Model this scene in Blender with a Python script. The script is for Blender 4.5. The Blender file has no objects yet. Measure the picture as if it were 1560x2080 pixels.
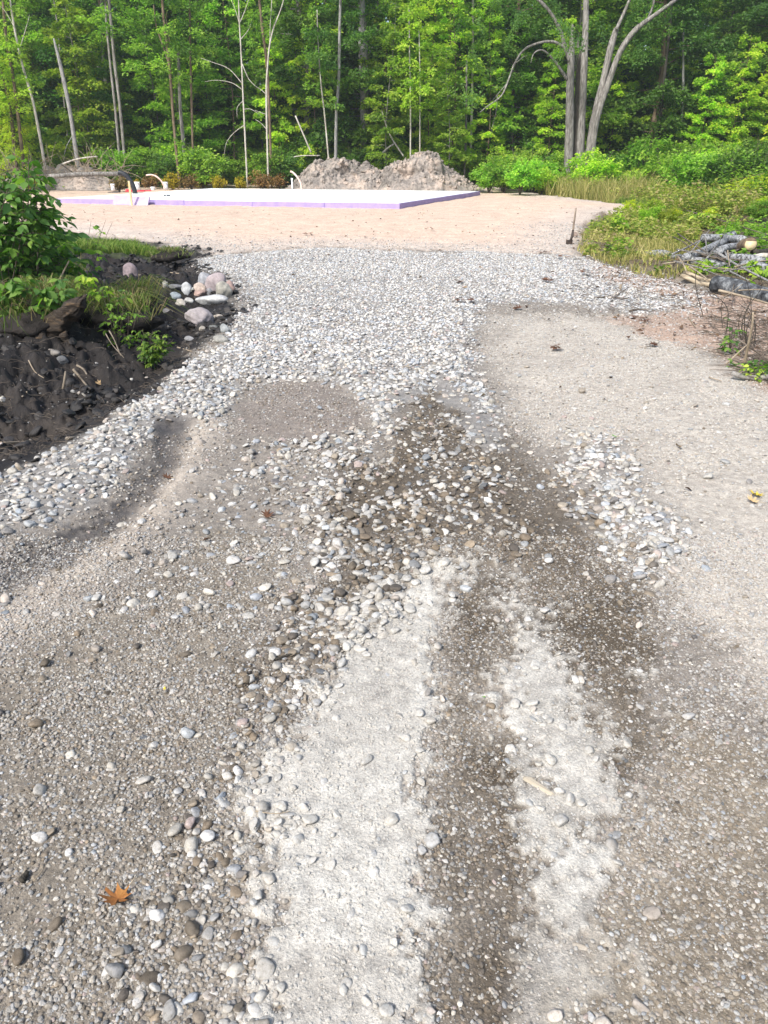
import bpy, math, random
import numpy as np
from mathutils import Vector, Matrix, Euler

R = math.radians
S = bpy.context.scene
C = S.collection
rng = np.random.default_rng(7)
random.seed(7)

# ------------------------------------------------------------------ camera, sky, sun, exposure
CAM_H = 1.55
FPX = 1562.0                       # focal length in photograph pixels (1560 x 2080)
HORIZON = 318.0
PITCH = math.atan((1040 - HORIZON) / FPX)
cam_d = bpy.data.cameras.new('camera')
cam_d.sensor_fit = 'VERTICAL'
cam_d.sensor_height = 24.0
cam_d.lens = 24.0 * FPX / 2080.0
cam_d.clip_start = 0.05
cam_d.clip_end = 2000
cam = bpy.data.objects.new('camera', cam_d)
cam.location = (0, 0, CAM_H)
cam.rotation_euler = (math.pi / 2 - PITCH, 0, 0)
C.objects.link(cam)
S.camera = cam

SUN_EL, SUN_AZ = 46.0, 215.0       # azimuth clockwise from +Y: behind the camera and to the left
w = bpy.data.worlds.new('World')
S.world = w
w.use_nodes = True
nt = w.node_tree
bg = nt.nodes['Background']
sky = nt.nodes.new('ShaderNodeTexSky')
sky.sky_type = 'NISHITA'
sky.sun_disc = False
sky.sun_elevation = R(SUN_EL)
sky.sun_rotation = R(SUN_AZ)
sky.air_density = 1.0
sky.dust_density = 3.0
sky.ozone_density = 1.0
nt.links.new(sky.outputs[0], bg.inputs[0])
bg.inputs[1].default_value = 0.105
sd = bpy.data.lights.new('sun', 'SUN')
sd.energy = 2.3
sd.angle = R(5)
sd.color = (1.0, 0.985, 0.955)
sun = bpy.data.objects.new('sun', sd)
sdir = Vector((math.sin(R(SUN_AZ)) * math.cos(R(SUN_EL)), math.cos(R(SUN_AZ)) * math.cos(R(SUN_EL)), math.sin(R(SUN_EL))))
sun.rotation_euler = sdir.to_track_quat('Z', 'Y').to_euler()
sun.location = sdir * 100
C.objects.link(sun)
vs = S.view_settings
vs.view_transform = 'Standard'
vs.look = 'None'
vs.gamma = 1.0
vs.use_curve_mapping = False
vs.exposure = 1.3
try:
    S.cycles.max_bounces = 8
    S.cycles.diffuse_bounces = 4
    S.cycles.transmission_bounces = 6
    S.cycles.use_adaptive_sampling = True
    S.cycles.use_denoising = True
except Exception:
    pass

# ------------------------------------------------------------------ picture <-> place
CP, SP = math.cos(PITCH), math.sin(PITCH)
def ray(px, py):
    dx, dy = (px - 780) / FPX, (1040 - py) / FPX
    return Vector((dx, CP + dy * SP, -SP + dy * CP))
def gp(px, py, z=0.0):
    d = ray(px, py); t = (z - CAM_H) / d.z
    return Vector((d.x * t, d.y * t, z))
def pt(px, py, Y):
    d = ray(px, py); t = Y / d.y
    return Vector((d.x * t, Y, CAM_H + d.z * t))
def pxm(Y):                        # metres per photograph pixel at distance Y (far things)
    return Y / FPX

# ------------------------------------------------------------------ numpy noise
def _h(i, j, s):
    n = (i.astype(np.int64) * 374761393 + j.astype(np.int64) * 668265263 + s * 982451653) & 0xffffffff
    n = ((n ^ (n >> 13)) * 1274126177) & 0xffffffff
    return ((n ^ (n >> 16)) & 0xffff) / 65535.0
def vnoise(x, y, s=0):
    i, j = np.floor(x), np.floor(y)
    u, v = x - i, y - j
    u, v = u * u * (3 - 2 * u), v * v * (3 - 2 * v)
    return ((_h(i, j, s) * (1 - u) + _h(i + 1, j, s) * u) * (1 - v) +
            (_h(i, j + 1, s) * (1 - u) + _h(i + 1, j + 1, s) * u) * v) * 2 - 1
def fbm(x, y, s=0, o=4):
    a, f, r = 0.5, 1.0, 0
    for k in range(o):
        r = r + a * vnoise(x * f + 17.3 * k, y * f - 9.1 * k, s + k); a *= .5; f *= 2.03
    return r
def sstep(a, b, x):
    t = np.clip((x - a) / (b - a), 0, 1)
    return t * t * (3 - 2 * t)

# ------------------------------------------------------------------ regions of the ground, measured on the photograph
def poly(pts): return np.array([[*gp(a, b)[:2]] for a, b in pts])
REG = {
 'sand': poly([(-500,378),(600,378),(985,384),(1100,398),(1245,424),(1335,431),(1335,442),(1240,447),(1190,470),(1168,500),(1172,520),(1000,513),(830,509),(640,502),(500,510),(420,516),(380,502),(300,490),(170,478),(80,470),(-500,470)]),
 'loose': poly([(430,520),(640,505),(830,512),(1000,516),(1170,524),(1300,560),(1440,600),(1430,640),(1300,640),(1200,630),(1100,622),(1000,630),(970,700),(1000,780),(1030,850),(1040,930),(960,930),(930,850),(870,790),(800,830),(760,870),(735,855),(700,800),(640,770),(570,775),(520,790),(480,850),(420,880),(300,890),(250,960),(150,1030),(0,1120),(-300,1300),(-300,1120),(0,965),(120,900),(250,830),(380,760),(470,700),(500,630),(470,580),(400,540)]),
 'mid': poly([(560,890),(640,880),(760,880),(800,840),(870,800),(960,880),(1040,940),(1050,1010),(1090,1080),(1120,1150),(1060,1170),(1000,1160),(900,1160),(830,1150),(800,1220),(740,1270),(680,1330),(640,1390),(560,1420),(520,1380),(560,1290),(600,1200),(640,1110),(600,1040),(520,960)]),
 'core': poly([(600,960),(720,900),(800,940),(860,1010),(880,1080),(820,1160),(780,1230),(640,1300),(560,1300),(640,1190),(640,1080),(600,1040)]),
 'cluster': poly([(1180,890),(1270,900),(1285,1000),(1400,1090),(1440,1170),(1330,1205),(1240,1130),(1200,1060),(1150,980)]),
 'wet': poly([(800,800),(900,790),(1030,870),(1100,950),(1190,1000),(1230,1090),(1300,1200),(1340,1350),(1360,1520),(1320,1640),(1180,1700),(1220,1800),(1130,1900),(1100,2080),(1050,2300),(800,2300),(830,1900),(860,1780),(830,1600),(880,1450),(900,1200),(830,1150),(760,1260),(660,1360),(590,1480),(500,1500),(480,1400),(560,1270),(640,1180),(690,1130),(640,1050),(680,950),(780,900)]),
 'brown_l': poly([(0,1330),(250,1180),(450,1080),(600,1090),(560,1250),(500,1400),(540,1560),(530,1700),(500,1850),(450,2300),(-600,2300),(-600,1600)]),
 'brown_r': poly([(1340,1420),(1450,1500),(1700,1600),(1900,2300),(1000,2300),(1150,1850),(1250,1700),(1330,1600)]),
 'light': poly([(1010,650),(1250,645),(1400,690),(1560,790),(1900,1000),(2300,1500),(1560,1430),(1400,1250),(1310,1180),(1290,1000),(1270,900),(1150,920),(1080,880),(1040,800),(1000,720)]),
 'dust1': poly([(840,1160),(930,1150),(1010,1180),(960,1195),(905,1190),(890,1350),(860,1500),(830,1600),(862,1780),(812,1900),(850,2080),(870,2400),(500,2400),(530,2080),(560,1800),(535,1640),(590,1480),(690,1290)]),
 'dust2': poly([(1040,1205),(1085,1190),(1110,1290),(1200,1400),(1240,1500),(1265,1640),(1185,1680),(1200,1760),(1170,1840),(1100,1870),(1062,1800),(1050,1680),(1085,1580),(1020,1450),(1045,1320)]),
 'dust3': poly([(1285,1385),(1310,1380),(1330,1430),(1350,1480),(1325,1485),(1300,1440)]),
 'bl': poly([(520,1440),(600,1300),(750,1200),(700,1330),(640,1430),(590,1560),(600,1680),(560,1800),(510,2300),(130,2300),(220,1980),(330,1750),(430,1590)]),
 'scat': poly([(520,930),(600,1040),(640,1110),(560,1290),(300,1300),(220,1200),(380,1080)]),
 'dust4': poly([(1060,1850),(1190,1830),(1260,1960),(1230,2300),(1000,2300),(1010,1900)]),
 'patch': poly([(560,775),(640,770),(700,800),(740,860),(640,880),(560,890),(490,890),(520,800)]),
 'rut': poly([(330,865),(420,865),(405,930),(335,1010),(285,1050),(200,1100),(80,1180),(0,1240),(-250,1350),(-250,1230),(0,1130),(160,1050),(260,980),(290,900)]),
 'mud': poly([(400,524),(488,600),(498,640),(450,695),(380,755),(250,822),(120,893),(0,958),(-900,1400),(-1500,900),(-1500,455),(0,462),(80,474),(170,484),(300,494),(380,506)]),
 'pink': poly([(1190,535),(1300,560),(1440,596),(1800,640),(1900,860),(1560,800),(1400,715),(1240,650),(1330,640),(1400,620),(1300,590),(1230,575)]),
 'verge': poly([(1172,500),(1190,470),(1238,450),(1338,445),(1345,428),(1500,410),(2200,400),(2300,700),(1700,640),(1450,590),(1320,560),(1200,530)]),
 'side': poly([(1585,800),(1750,850),(2100,1000),(2700,1500),(3400,2300),(6000,2300),(6000,640),(1800,640),(1700,760)]),
 'turf': poly([(-500,468),(80,478),(180,488),(290,496),(330,520),(270,535),(150,545),(60,600),(-100,640),(-900,700)]),
}
RIDGE = poly([(445,870),(400,950),(310,1045),(200,1130),(0,1285),(-250,1440)])
def sdf(P, x, y):                  # signed distance, positive inside
    lo, hi = P.min(0) - 1.2, P.max(0) + 1.2
    sel = np.nonzero((x > lo[0]) & (x < hi[0]) & (y > lo[1]) & (y < hi[1]))[0]
    out = np.full(x.shape, -1.2)
    if len(sel) == 0: return out
    x, y = x[sel], y[sel]
    d = np.full(x.shape, 1e9); ins = np.zeros(x.shape, bool)
    n = len(P)
    for i in range(n):
        ax, ay = P[i]; bx, by = P[(i + 1) % n]
        ex, ey = bx - ax, by - ay
        t = np.clip(((x - ax) * ex + (y - ay) * ey) / (ex * ex + ey * ey + 1e-12), 0, 1)
        d = np.minimum(d, (x - ax - t * ex) ** 2 + (y - ay - t * ey) ** 2)
        c = (ay > y) != (by > y)
        if by != ay:
            ins ^= c & (x < (bx - ax) * (y - ay) / (by - ay) + ax)
    d = np.sqrt(d)
    out[sel] = np.where(ins, d, -d)
    return out
def pdist(P, x, y):
    d = np.full(x.shape, 1e9)
    for i in range(len(P) - 1):
        ax, ay = P[i]; bx, by = P[i + 1]; ex, ey = bx - ax, by - ay
        t = np.clip(((x - ax) * ex + (y - ay) * ey) / (ex * ex + ey * ey), 0, 1)
        d = np.minimum(d, (x - ax - t * ex) ** 2 + (y - ay - t * ey) ** 2)
    return np.sqrt(d)
def masks(x, y):
    d = np.hypot(x, y)
    a = np.clip(.035 * d, .05, .35)
    wx = x + a * 1.1 * fbm(x / a * .35, y / a * .35, 3, 4)
    wy = y + a * 1.6 * fbm(x / a * .35 + 50, y / a * .35, 9, 4)
    so = np.clip(.014 * d, .02, .5)
    fine = np.clip(.022 * d, .03, .3) * (fbm(x * 9, y * 9, 13, 4) + .8 * fbm(x * 3.1, y * 3.1, 14, 3) + (.9 * vnoise(x * 55, y * 55, 15) + .6 * vnoise(x * 30, y * 30, 16)) * (d < 4))
    m = {}
    for k, P in REG.items():
        e = 1.9 if k.startswith('dust') else 1.4 if k in ('wet', 'brown_l', 'brown_r', 'light', 'loose') else 1.0
        so_ = so * (4 if k == 'light' else 2.4 if k == 'wet' else 1.5 if k[:4] in ('dust', 'brow') or k in ('wet', 'light') else 1)
        m[k] = sstep(-so_, so_, sdf(P, wx, wy) + e * fine)
    m['muddist'] = sdf(REG['mud'], wx, wy)
    m['sanddist'] = sdf(REG['sand'], x, y)
    m['ridge'] = np.exp(-(pdist(RIDGE, wx, wy) / .13) ** 2)
    m['dust'] = np.maximum.reduce([m['dust1'], m['dust2'], m['dust3'], .5 * m['dust4']])
    m['haze_dust'] = np.clip(np.maximum(sstep(-.28, .02, sdf(REG['dust1'], wx, wy)), sstep(-.25, .02, sdf(REG['dust2'], wx, wy))), 0, 1) * (1 - sstep(2.6, 3.4, y))
    m['rut_h'] = sstep(-.07, .12, sdf(REG['rut'], wx, wy)); gl_ = np.maximum(sdf(REG['loose'], wx, wy), sdf(REG['cluster'], wx, wy)); m['grav_h'] = sstep(-.15, .25, gl_)
    m['gravel'] = np.clip(np.maximum(m['loose'], m['cluster']), 0, 1) * (1 - m['patch'])
    return m
def Hm(x, y, m):
    z = .02 * fbm(x * .8, y * .8, 21, 3)
    near = 1 - sstep(8, 14, np.hypot(x, y))
    z = z + near * .006 * fbm(x * 9, y * 9, 5, 3)
    z = z + .03 * m['grav_h'] * (1 - m['patch']) + .012 * m['mid'] + .010 * m['dust']
    z = z - .02 * m['rut_h'] * (1 + .5 * fbm(x * 6, y * 6, 71, 3)) + m['rut'] * .022 * fbm(x * 14, y * 14, 72, 3) + .02 * m['ridge']
    md = m['muddist']
    bank = sstep(.25, 2.6, md) * .30 * (1 - .6 * sstep(11, 15, y))
    rough = sstep(0.02, .5, md)
    cl = np.abs(fbm(x * 2.3, y * 2.3, 31, 4))
    z = z + bank - .05 * sstep(0, .3, md) * (1 - sstep(.5, 1.3, md)) + rough * (.20 * cl + .09 * fbm(x * 7, y * 7, 33, 4) + .05 * vnoise(x * 22, y * 22, 36) + .018 * vnoise(x * 55, y * 55, 37) - .07) * (1 - .6 * m['turf'])
    sd_ = m['sanddist']
    z = z + m['sand'] * (.12 * sstep(3, 11, y - 10) + .03 * fbm(x * 1.6, y * 1.6, 41, 4) + .012 * fbm(x * 7, y * 7, 42, 3))
    z = z + m['sand'] * .16 * np.exp(-(((x - 5.6) / 2.6) ** 2 + ((y - 25) / 4.5) ** 2))
    z = z + m['verge'] * (.05 + .09 * fbm(x * 1.2, y * 1.2, 51, 3))
    z = z + m['pink'] * (.05 * fbm(x * 3, y * 3, 52, 4))
    out = sstep(37, 46, np.hypot(x, y))
    z = z + out * (.25 * fbm(x * .2, y * .2, 61, 3) + .1)
    side = sstep(9, 15, np.abs(x)) * (1 - sstep(.0, .5, m['sand']))
    z = z + side * .15
    return z
def H(x, y):
    x = np.atleast_1d(np.asarray(x, float)); y = np.atleast_1d(np.asarray(y, float))
    return Hm(x, y, masks(x, y))
def H1(x, y): return float(H(x, y)[0])
def gz(px, py):                    # point of the real ground seen at a photograph pixel
    z = 0.0
    for _ in range(6):
        p = gp(px, py, z); z = .5 * z + .5 * H1(p.x, p.y)
    return Vector((p.x, p.y, H1(p.x, p.y)))

# ------------------------------------------------------------------ object helpers
def mesh(name, V, faces, mat=None, smooth=False, attr=None):
    me = bpy.data.meshes.new(name)
    V = np.asarray(V, np.float32)
    me.vertices.add(len(V)); me.vertices.foreach_set('co', V.ravel())
    if not isinstance(faces, list): faces = [faces]
    faces = [np.asarray(f, np.int32) for f in faces if len(f)]
    loops = np.concatenate([f.ravel() for f in faces])
    cnt = np.concatenate([np.full(len(f), f.shape[1], np.int32) for f in faces])
    st = np.concatenate([[0], np.cumsum(cnt)[:-1]]).astype(np.int32)
    me.loops.add(len(loops)); me.loops.foreach_set('vertex_index', loops)
    me.polygons.add(len(cnt)); me.polygons.foreach_set('loop_start', st)
    try: me.polygons.foreach_set('loop_total', cnt)
    except Exception: pass
    me.polygons.foreach_set('use_smooth', np.full(len(cnt), smooth, bool))
    if attr is not None:
        for k, v in attr.items():
            v = np.asarray(v, np.float32)
            if v.ndim == 1:
                a = me.attributes.new(k, 'FLOAT', 'POINT'); a.data.foreach_set('value', v)
            else:
                a = me.attributes.new(k, 'FLOAT_COLOR', 'POINT'); a.data.foreach_set('color', v.ravel())
    if mat: me.materials.append(mat)
    me.update(calc_edges=True)
    return me
def tag(o, label=None, cat=None, group=None, kind=None):
    if label: o['label'] = label
    if cat: o['category'] = cat
    if group: o['group'] = group
    if kind: o['kind'] = kind
    return o
def link(name, me, parent=None, loc=None, rot=None, scl=None):
    o = bpy.data.objects.new(name, me); C.objects.link(o)
    if parent is not None: o.parent = parent
    if loc is not None: o.location = loc
    if rot is not None: o.rotation_euler = rot
    if scl is not None: o.scale = (scl,) * 3 if isinstance(scl, (int, float)) else scl
    return o
def thing(name, label, cat, loc, group=None, rz=0):
    o = bpy.data.objects.new(name, None); C.objects.link(o)
    o.empty_display_size = .1
    o.location = loc; o.rotation_euler = (0, 0, rz)
    return tag(o, label, cat, group)
class MB:
    def __init__(s): s.V = []; s.F = {}; s.n = 0; s.T = []
    def add(s, V, F, t=0.0):
        V = np.asarray(V, float); s.V.append(V)
        for f in (F if isinstance(F, list) else [F]):
            f = np.asarray(f, int)
            if len(f): s.F.setdefault(f.shape[1], []).append(f + s.n)
        s.T.append(np.broadcast_to(np.asarray(t, float), (len(V),)).copy()); s.n += len(V)
    def mesh(s, name, mat, smooth=True, tint=False):
        return mesh(name, np.concatenate(s.V), [np.concatenate(v) for v in s.F.values()], mat, smooth,
                    {'t': np.concatenate(s.T)} if tint else None)
    def tube(s, P, r, n=8, cap=True, t=0.0, jit=0.0, seed=0):
        P = np.asarray([list(p) for p in P], float); m = len(P)
        r = np.atleast_1d(np.asarray(r, float)); r = np.interp(np.linspace(0, 1, m), np.linspace(0, 1, len(r)), r) if len(r) > 1 else np.full(m, r[0])
        T = np.gradient(P, axis=0); T /= np.linalg.norm(T, axis=1)[:, None] + 1e-9
        u = np.array([1., 0, 0]) if abs(T[0][0]) < .8 else np.array([0, 1., 0])
        V = []
        for i in range(m):
            a = u - T[i] * (u @ T[i]); a /= np.linalg.norm(a); b = np.cross(T[i], a); u = a
            th = np.arange(n) / n * 2 * math.pi
            rr = r[i] * (1 + jit * (rng.random(n) - .5)) if jit else r[i]
            V.append(P[i] + (np.cos(th) * rr)[:, None] * a + (np.sin(th) * rr)[:, None] * b)
        V = np.concatenate(V)
        i, j = np.meshgrid(np.arange(m - 1), np.arange(n), indexing='ij')
        q = np.stack([i * n + j, i * n + (j + 1) % n, (i + 1) * n + (j + 1) % n, (i + 1) * n + j], -1).reshape(-1, 4)
        F = [q]
        if cap: F += [np.arange(n)[::-1][None], ((m - 1) * n + np.arange(n))[None]]
        s.add(V, F, t)
    def box(s, c, e, M=None, t=0.0):
        V = np.array([[x, y, z] for x in (-1, 1) for y in (-1, 1) for z in (-1, 1)], float) * np.asarray(e) / 2
        if M is not None: V = V @ np.array(M).T
        s.add(V + np.asarray(c), np.array([[0,1,3,2],[4,6,7,5],[0,4,5,1],[2,3,7,6],[0,2,6,4],[1,5,7,3]]), t)
def smooth_path(P, k=6):
    P = np.asarray([list(p) for p in P], float)
    out = []
    n = len(P)
    for i in range(n - 1):
        p0, p1, p2, p3 = P[max(i-1,0)], P[i], P[i+1], P[min(i+2,n-1)]
        for t in np.arange(k) / k:
            out.append(.5 * ((2*p1) + (-p0+p2)*t + (2*p0-5*p1+4*p2-p3)*t*t + (-p0+3*p1-3*p2+p3)*t**3))
    out.append(P[-1])
    return np.array(out)

# ------------------------------------------------------------------ materials
def newmat(name):
    m = bpy.data.materials.new(name); m.use_nodes = True
    n = m.node_tree.nodes; b = n['Principled BSDF']
    return m, m.node_tree, b
def nd(t, typ, **k):
    n = t.nodes.new(typ)
    for a, v in k.items(): setattr(n, a, v)
    return n
def ramp(t, fac, stops):
    r = nd(t, 'ShaderNodeValToRGB')
    el = r.color_ramp.elements
    while len(el) < len(stops): el.new(.5)
    for e, (p, c) in zip(el, stops): e.position = p; e.color = (*c, 1)
    t.links.new(fac, r.inputs[0]); return r.outputs[0]
def noise(t, scale, detail=5, rough=.6, vec=None, dim='3D'):
    n = nd(t, 'ShaderNodeTexNoise'); n.inputs['Scale'].default_value = scale
    n.inputs['Detail'].default_value = detail; n.inputs['Roughness'].default_value = rough
    if vec: t.links.new(vec, n.inputs['Vector'])
    return n.outputs['Fac']
def mixc(t, mode, a, b, f=1.0):
    m = nd(t, 'ShaderNodeMix', data_type='RGBA', blend_type=mode)
    for s, v in ((m.inputs['Factor'], f), (m.inputs['A'], a), (m.inputs['B'], b)):
        if hasattr(v, 'links'): t.links.new(v, s)
        else: s.default_value = v if isinstance(v, float) else (*v, 1)
    return m.outputs['Result']
def bump(t, b, h, strength=.5, dist=.02):
    n = nd(t, 'ShaderNodeBump'); n.inputs['Strength'].default_value = strength; n.inputs['Distance'].default_value = dist
    t.links.new(h, n.inputs['Height']); t.links.new(n.outputs[0], b.inputs['Normal'])
def objco(t): return nd(t, 'ShaderNodeTexCoord').outputs['Object']
def simple(name, stops, scale=6, rough=.85, bs=.4, bd=.02, stretch=None, spec=.3):
    m, t, b = newmat(name)
    v = objco(t)
    if stretch:
        mp = nd(t, 'ShaderNodeMapping'); mp.inputs['Scale'].default_value = stretch; t.links.new(v, mp.inputs[0]); v = mp.outputs[0]
    f = noise(t, scale, 6, .65, v)
    t.links.new(ramp(t, f, stops), b.inputs['Base Color'])
    b.inputs['Roughness'].default_value = rough; b.inputs['Specular IOR Level'].default_value = spec
    bump(t, b, f, bs, bd)
    return m
def leafmat(name, cols, trans=.35):
    m, t, b = newmat(name)
    a = nd(t, 'ShaderNodeAttribute', attribute_name='t')
    oi = nd(t, 'ShaderNodeObjectInfo')
    n = len(cols)
    col = ramp(t, a.outputs['Fac'], [(i / (n - 1), c) for i, c in enumerate(cols)])
    col = mixc(t, 'MULTIPLY', col, oi.outputs['Color'], 1.0)
    t.links.new(col, b.inputs['Base Color'])
    b.inputs['Roughness'].default_value = .6; b.inputs['Specular IOR Level'].default_value = .28
    tr = nd(t, 'ShaderNodeBsdfTranslucent')
    t.links.new(mixc(t, 'MULTIPLY', col, (1.3, 1.7, .6), 1.0), tr.inputs['Color'])
    mx = nd(t, 'ShaderNodeMixShader'); mx.inputs[0].default_value = trans
    t.links.new(b.outputs[0], mx.inputs[1]); t.links.new(tr.outputs[0], mx.inputs[2])
    t.links.new(mx.outputs[0], t.nodes['Material Output'].inputs['Surface'])
    return m
M_leaf = leafmat('leaf_green', [(0.073, 0.151, 0.029), (0.14, 0.258, 0.04), (0.235, 0.37, 0.048), (0.336, 0.448, 0.067)], .47)
M_lime = leafmat('leaf_lime', [(0.146, 0.246, 0.034), (0.246, 0.375, 0.045), (0.37, 0.482, 0.058), (0.482, 0.538, 0.084)], .5)
M_dark = leafmat('leaf_dark', [(0.04, 0.101, 0.026), (0.074, 0.159, 0.034), (0.121, 0.224, 0.041), (0.19, 0.291, 0.053)], .43)
M_yellow = leafmat('leaf_yellow', [(.16,.14,.02), (.32,.24,.02), (.45,.32,.02), (.25,.22,.04)])
M_brown = leafmat('leaf_brown', [(.09,.05,.02), (.18,.11,.04), (.26,.16,.06), (.16,.14,.04)], .2)
M_grass = leafmat('grass_green', [(.05,.10,.015), (.09,.16,.02), (.14,.22,.03), (.24,.25,.07)], .3)
M_sodg = leafmat('sod_grass', [(.05,.085,.015), (.09,.15,.022), (.13,.19,.03), (.26,.22,.10), (.16,.11,.06)], .3)
M_weed = leafmat('weed_mix', [(.05,.10,.025), (.13,.20,.035), (.24,.31,.05), (.36,.36,.09), (.34,.27,.14), (.16,.12,.06)], .4)
M_litter = leafmat('leaf_litter', [(.03,.018,.012), (.08,.045,.028), (.13,.08,.05), (.25,.18,.11)], .1)
M_straw = leafmat('grass_straw', [(.12,.15,.03), (.24,.23,.06), (.36,.31,.11), (.42,.36,.16)], .3)
M_bark = simple('bark_grey', [(.3,(.04,.037,.034)), (.46,(.15,.138,.122)), (.6,(.26,.245,.225)), (.75,(.40,.385,.36))], 3, .9, .8, .04, (6,6,1))
M_barkb = simple('bark_brown', [(.25,(.05,.035,.022)), (.5,(.14,.10,.065)), (.75,(.26,.20,.14))], 3, .9, .8, .04, (6,6,1))
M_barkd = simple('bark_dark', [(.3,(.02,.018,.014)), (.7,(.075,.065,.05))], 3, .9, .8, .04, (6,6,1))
M_pale = simple('bark_pale', [(.3,(.16,.14,.11)), (.5,(.38,.35,.30)), (.7,(.52,.50,.45))], 2.5, .85, .5, .03, (5,5,1))
M_silver = simple('bark_silver', [(.28,(.05,.048,.045)), (.45,(.20,.195,.185)), (.7,(.36,.35,.335))], 4, .85, .9, .03, (5,5,1))
M_birch = simple('bark_birch', [(.40,(.03,.03,.03)), (.47,(.17,.175,.18)), (.62,(.33,.34,.345)), (.75,(.42,.42,.42))], 9, .8, .5, .02, (2.5,2.5,2.5))
M_char = simple('bark_charcoal', [(.34,(.012,.013,.015)), (.5,(.06,.064,.07)), (.62,(.15,.16,.165)), (.75,(.33,.34,.35))], 9, .85, 1., .03, (1.5,1.5,1.5))
M_cut = simple('cut_wood', [(.3,(.42,.31,.17)), (.7,(.62,.50,.32))], 12, .8, .3, .01)
M_split = simple('split_wood', [(.3,(.20,.155,.10)), (.55,(.40,.33,.23)), (.75,(.52,.45,.34))], 5, .8, .5, .01, (1,1,8))
M_twig = simple('twig_wood', [(.3,(.045,.033,.025)), (.7,(.17,.14,.11))], 9, .85, .5, .01)
M_drytwig = simple('dry_stick', [(.3,(.16,.12,.08)), (.7,(.36,.30,.22))], 9, .85, .5, .01)
M_mudtwig = simple('muddy_twig', [(.3,(.03,.024,.02)), (.7,(.13,.105,.08))], 3, .9, .3, .01)
M_mudtwig2 = simple('muddy_stick', [(.3,(.07,.055,.04)), (.7,(.24,.20,.15))], 9, .9, .4, .01)
M_chip = simple('pale_chip', [(.3,(.26,.225,.17)), (.7,(.42,.375,.30))], 9, .85, .4, .004)
M_rotten = simple('rotten_wood', [(.3,(.012,.010,.008)), (.55,(.04,.03,.022)), (.75,(.13,.085,.045))], 7, .9, 1., .03, (1,1,4))

def ground_material():
    m, t, b = newmat('ground_earth')
    a = nd(t, 'ShaderNodeAttribute', attribute_name='Col')
    wa = nd(t, 'ShaderNodeAttribute', attribute_name='wet')
    v = objco(t)
    f1 = noise(t, 140, 3, .7, v); f2 = noise(t, 22, 6, .65, v); f3 = noise(t, 3, 4, .6, v)
    g1 = ramp(t, f1, [(.3,(.66,.66,.66)), (.5,(.98,.98,.98)), (.7,(1.27,1.26,1.24))])
    g2 = ramp(t, f2, [(.3,(.66,.65,.64)), (.7,(1.28,1.27,1.25))])
    g3 = ramp(t, f3, [(.3,(.85,.84,.83)), (.7,(1.13,1.13,1.12))])
    c = mixc(t, 'MULTIPLY', a.outputs['Color'], g1); c = mixc(t, 'MULTIPLY', c, g2); c = mixc(t, 'MULTIPLY', c, g3)
    t.links.new(c, b.inputs['Base Color'])
    mr = nd(t, 'ShaderNodeMapRange'); mr.inputs['To Min'].default_value = .92; mr.inputs['To Max'].default_value = .55
    t.links.new(wa.outputs['Fac'], mr.inputs['Value']); t.links.new(mr.outputs[0], b.inputs['Roughness'])
    b.inputs['Specular IOR Level'].default_value = .3
    ad = nd(t, 'ShaderNodeMath', operation='ADD'); ml = nd(t, 'ShaderNodeMath', operation='MULTIPLY'); ml.inputs[1].default_value = .35
    t.links.new(f1, ml.inputs[0]); t.links.new(f2, ad.inputs[0]); t.links.new(ml.outputs[0], ad.inputs[1])
    bump(t, b, ad.outputs[0], .75, .014)
    return m
M_ground = ground_material()
def stone_material(name, inst):
    m, t, b = newmat(name)
    if inst:
        a = nd(t, 'ShaderNodeAttribute', attribute_name='col'); a.attribute_type = 'INSTANCER'; c = a.outputs['Color']
    else: c = nd(t, 'ShaderNodeObjectInfo').outputs['Color']
    v = objco(t)
    f = noise(t, 2.2, 6, .7, v)
    c = mixc(t, 'MULTIPLY', c, ramp(t, f, [(.28,(.5,.47,.43)), (.45,(.86,.84,.81)), (.6,(1,1,1)), (.75,(1.2,1.19,1.17))]))
    t.links.new(c, b.inputs['Base Color'])
    b.inputs['Roughness'].default_value = .62; b.inputs['Specular IOR Level'].default_value = .4
    bump(t, b, noise(t, 7, 5, .7, v), .25, .1)
    return m
M_peb_i = stone_material('pebble_scatter', True)
M_peb = stone_material('pebble_stone', False)
def boulder_material():
    m, t, b = newmat('boulder_stone')
    c = nd(t, 'ShaderNodeObjectInfo').outputs['Color']; v = objco(t)
    f = noise(t, 3, 8, .7, v); g = noise(t, 30, 3, .7, v)
    c = mixc(t, 'MULTIPLY', c, ramp(t, f, [(.3,(.62,.6,.58)), (.7,(1.25,1.22,1.2))]))
    c = mixc(t, 'MULTIPLY', c, ramp(t, g, [(.3,(.75,.75,.75)), (.7,(1.2,1.2,1.2))]))
    t.links.new(c, b.inputs['Base Color']); b.inputs['Roughness'].default_value = .8
    bump(t, b, f, .5, .05); return m
M_boulder = boulder_material()
M_conc = simple('fresh_concrete', [(.3,(.60,.62,.60)), (.7,(.72,.74,.72))], 2, .75, .1, .005)
M_foam = simple('purple_foam', [(.35,(.27,.21,.43)), (.65,(.34,.27,.50))], 4, .6, .1, .004)
M_foamp = simple('pale_foam', [(.35,(.33,.25,.41)), (.65,(.42,.34,.49))], 4, .6, .1, .004)
M_pipew = simple('white_pipe', [(.3,(.72,.72,.72)), (.7,(.8,.8,.8))], 4, .4, .05, .002)
M_pipeb = simple('black_pipe', [(.3,(.012,.013,.016)), (.7,(.03,.032,.038))], 8, .45, .05, .002)
M_pipep = simple('pinkish_pipe', [(.3,(.55,.34,.28)), (.7,(.75,.6,.52))], 3, .45, .05, .002)
M_red = simple('red_tarp', [(.3,(.55,.02,.05)), (.7,(.70,.04,.08))], 5, .5, .2, .01)
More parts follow.
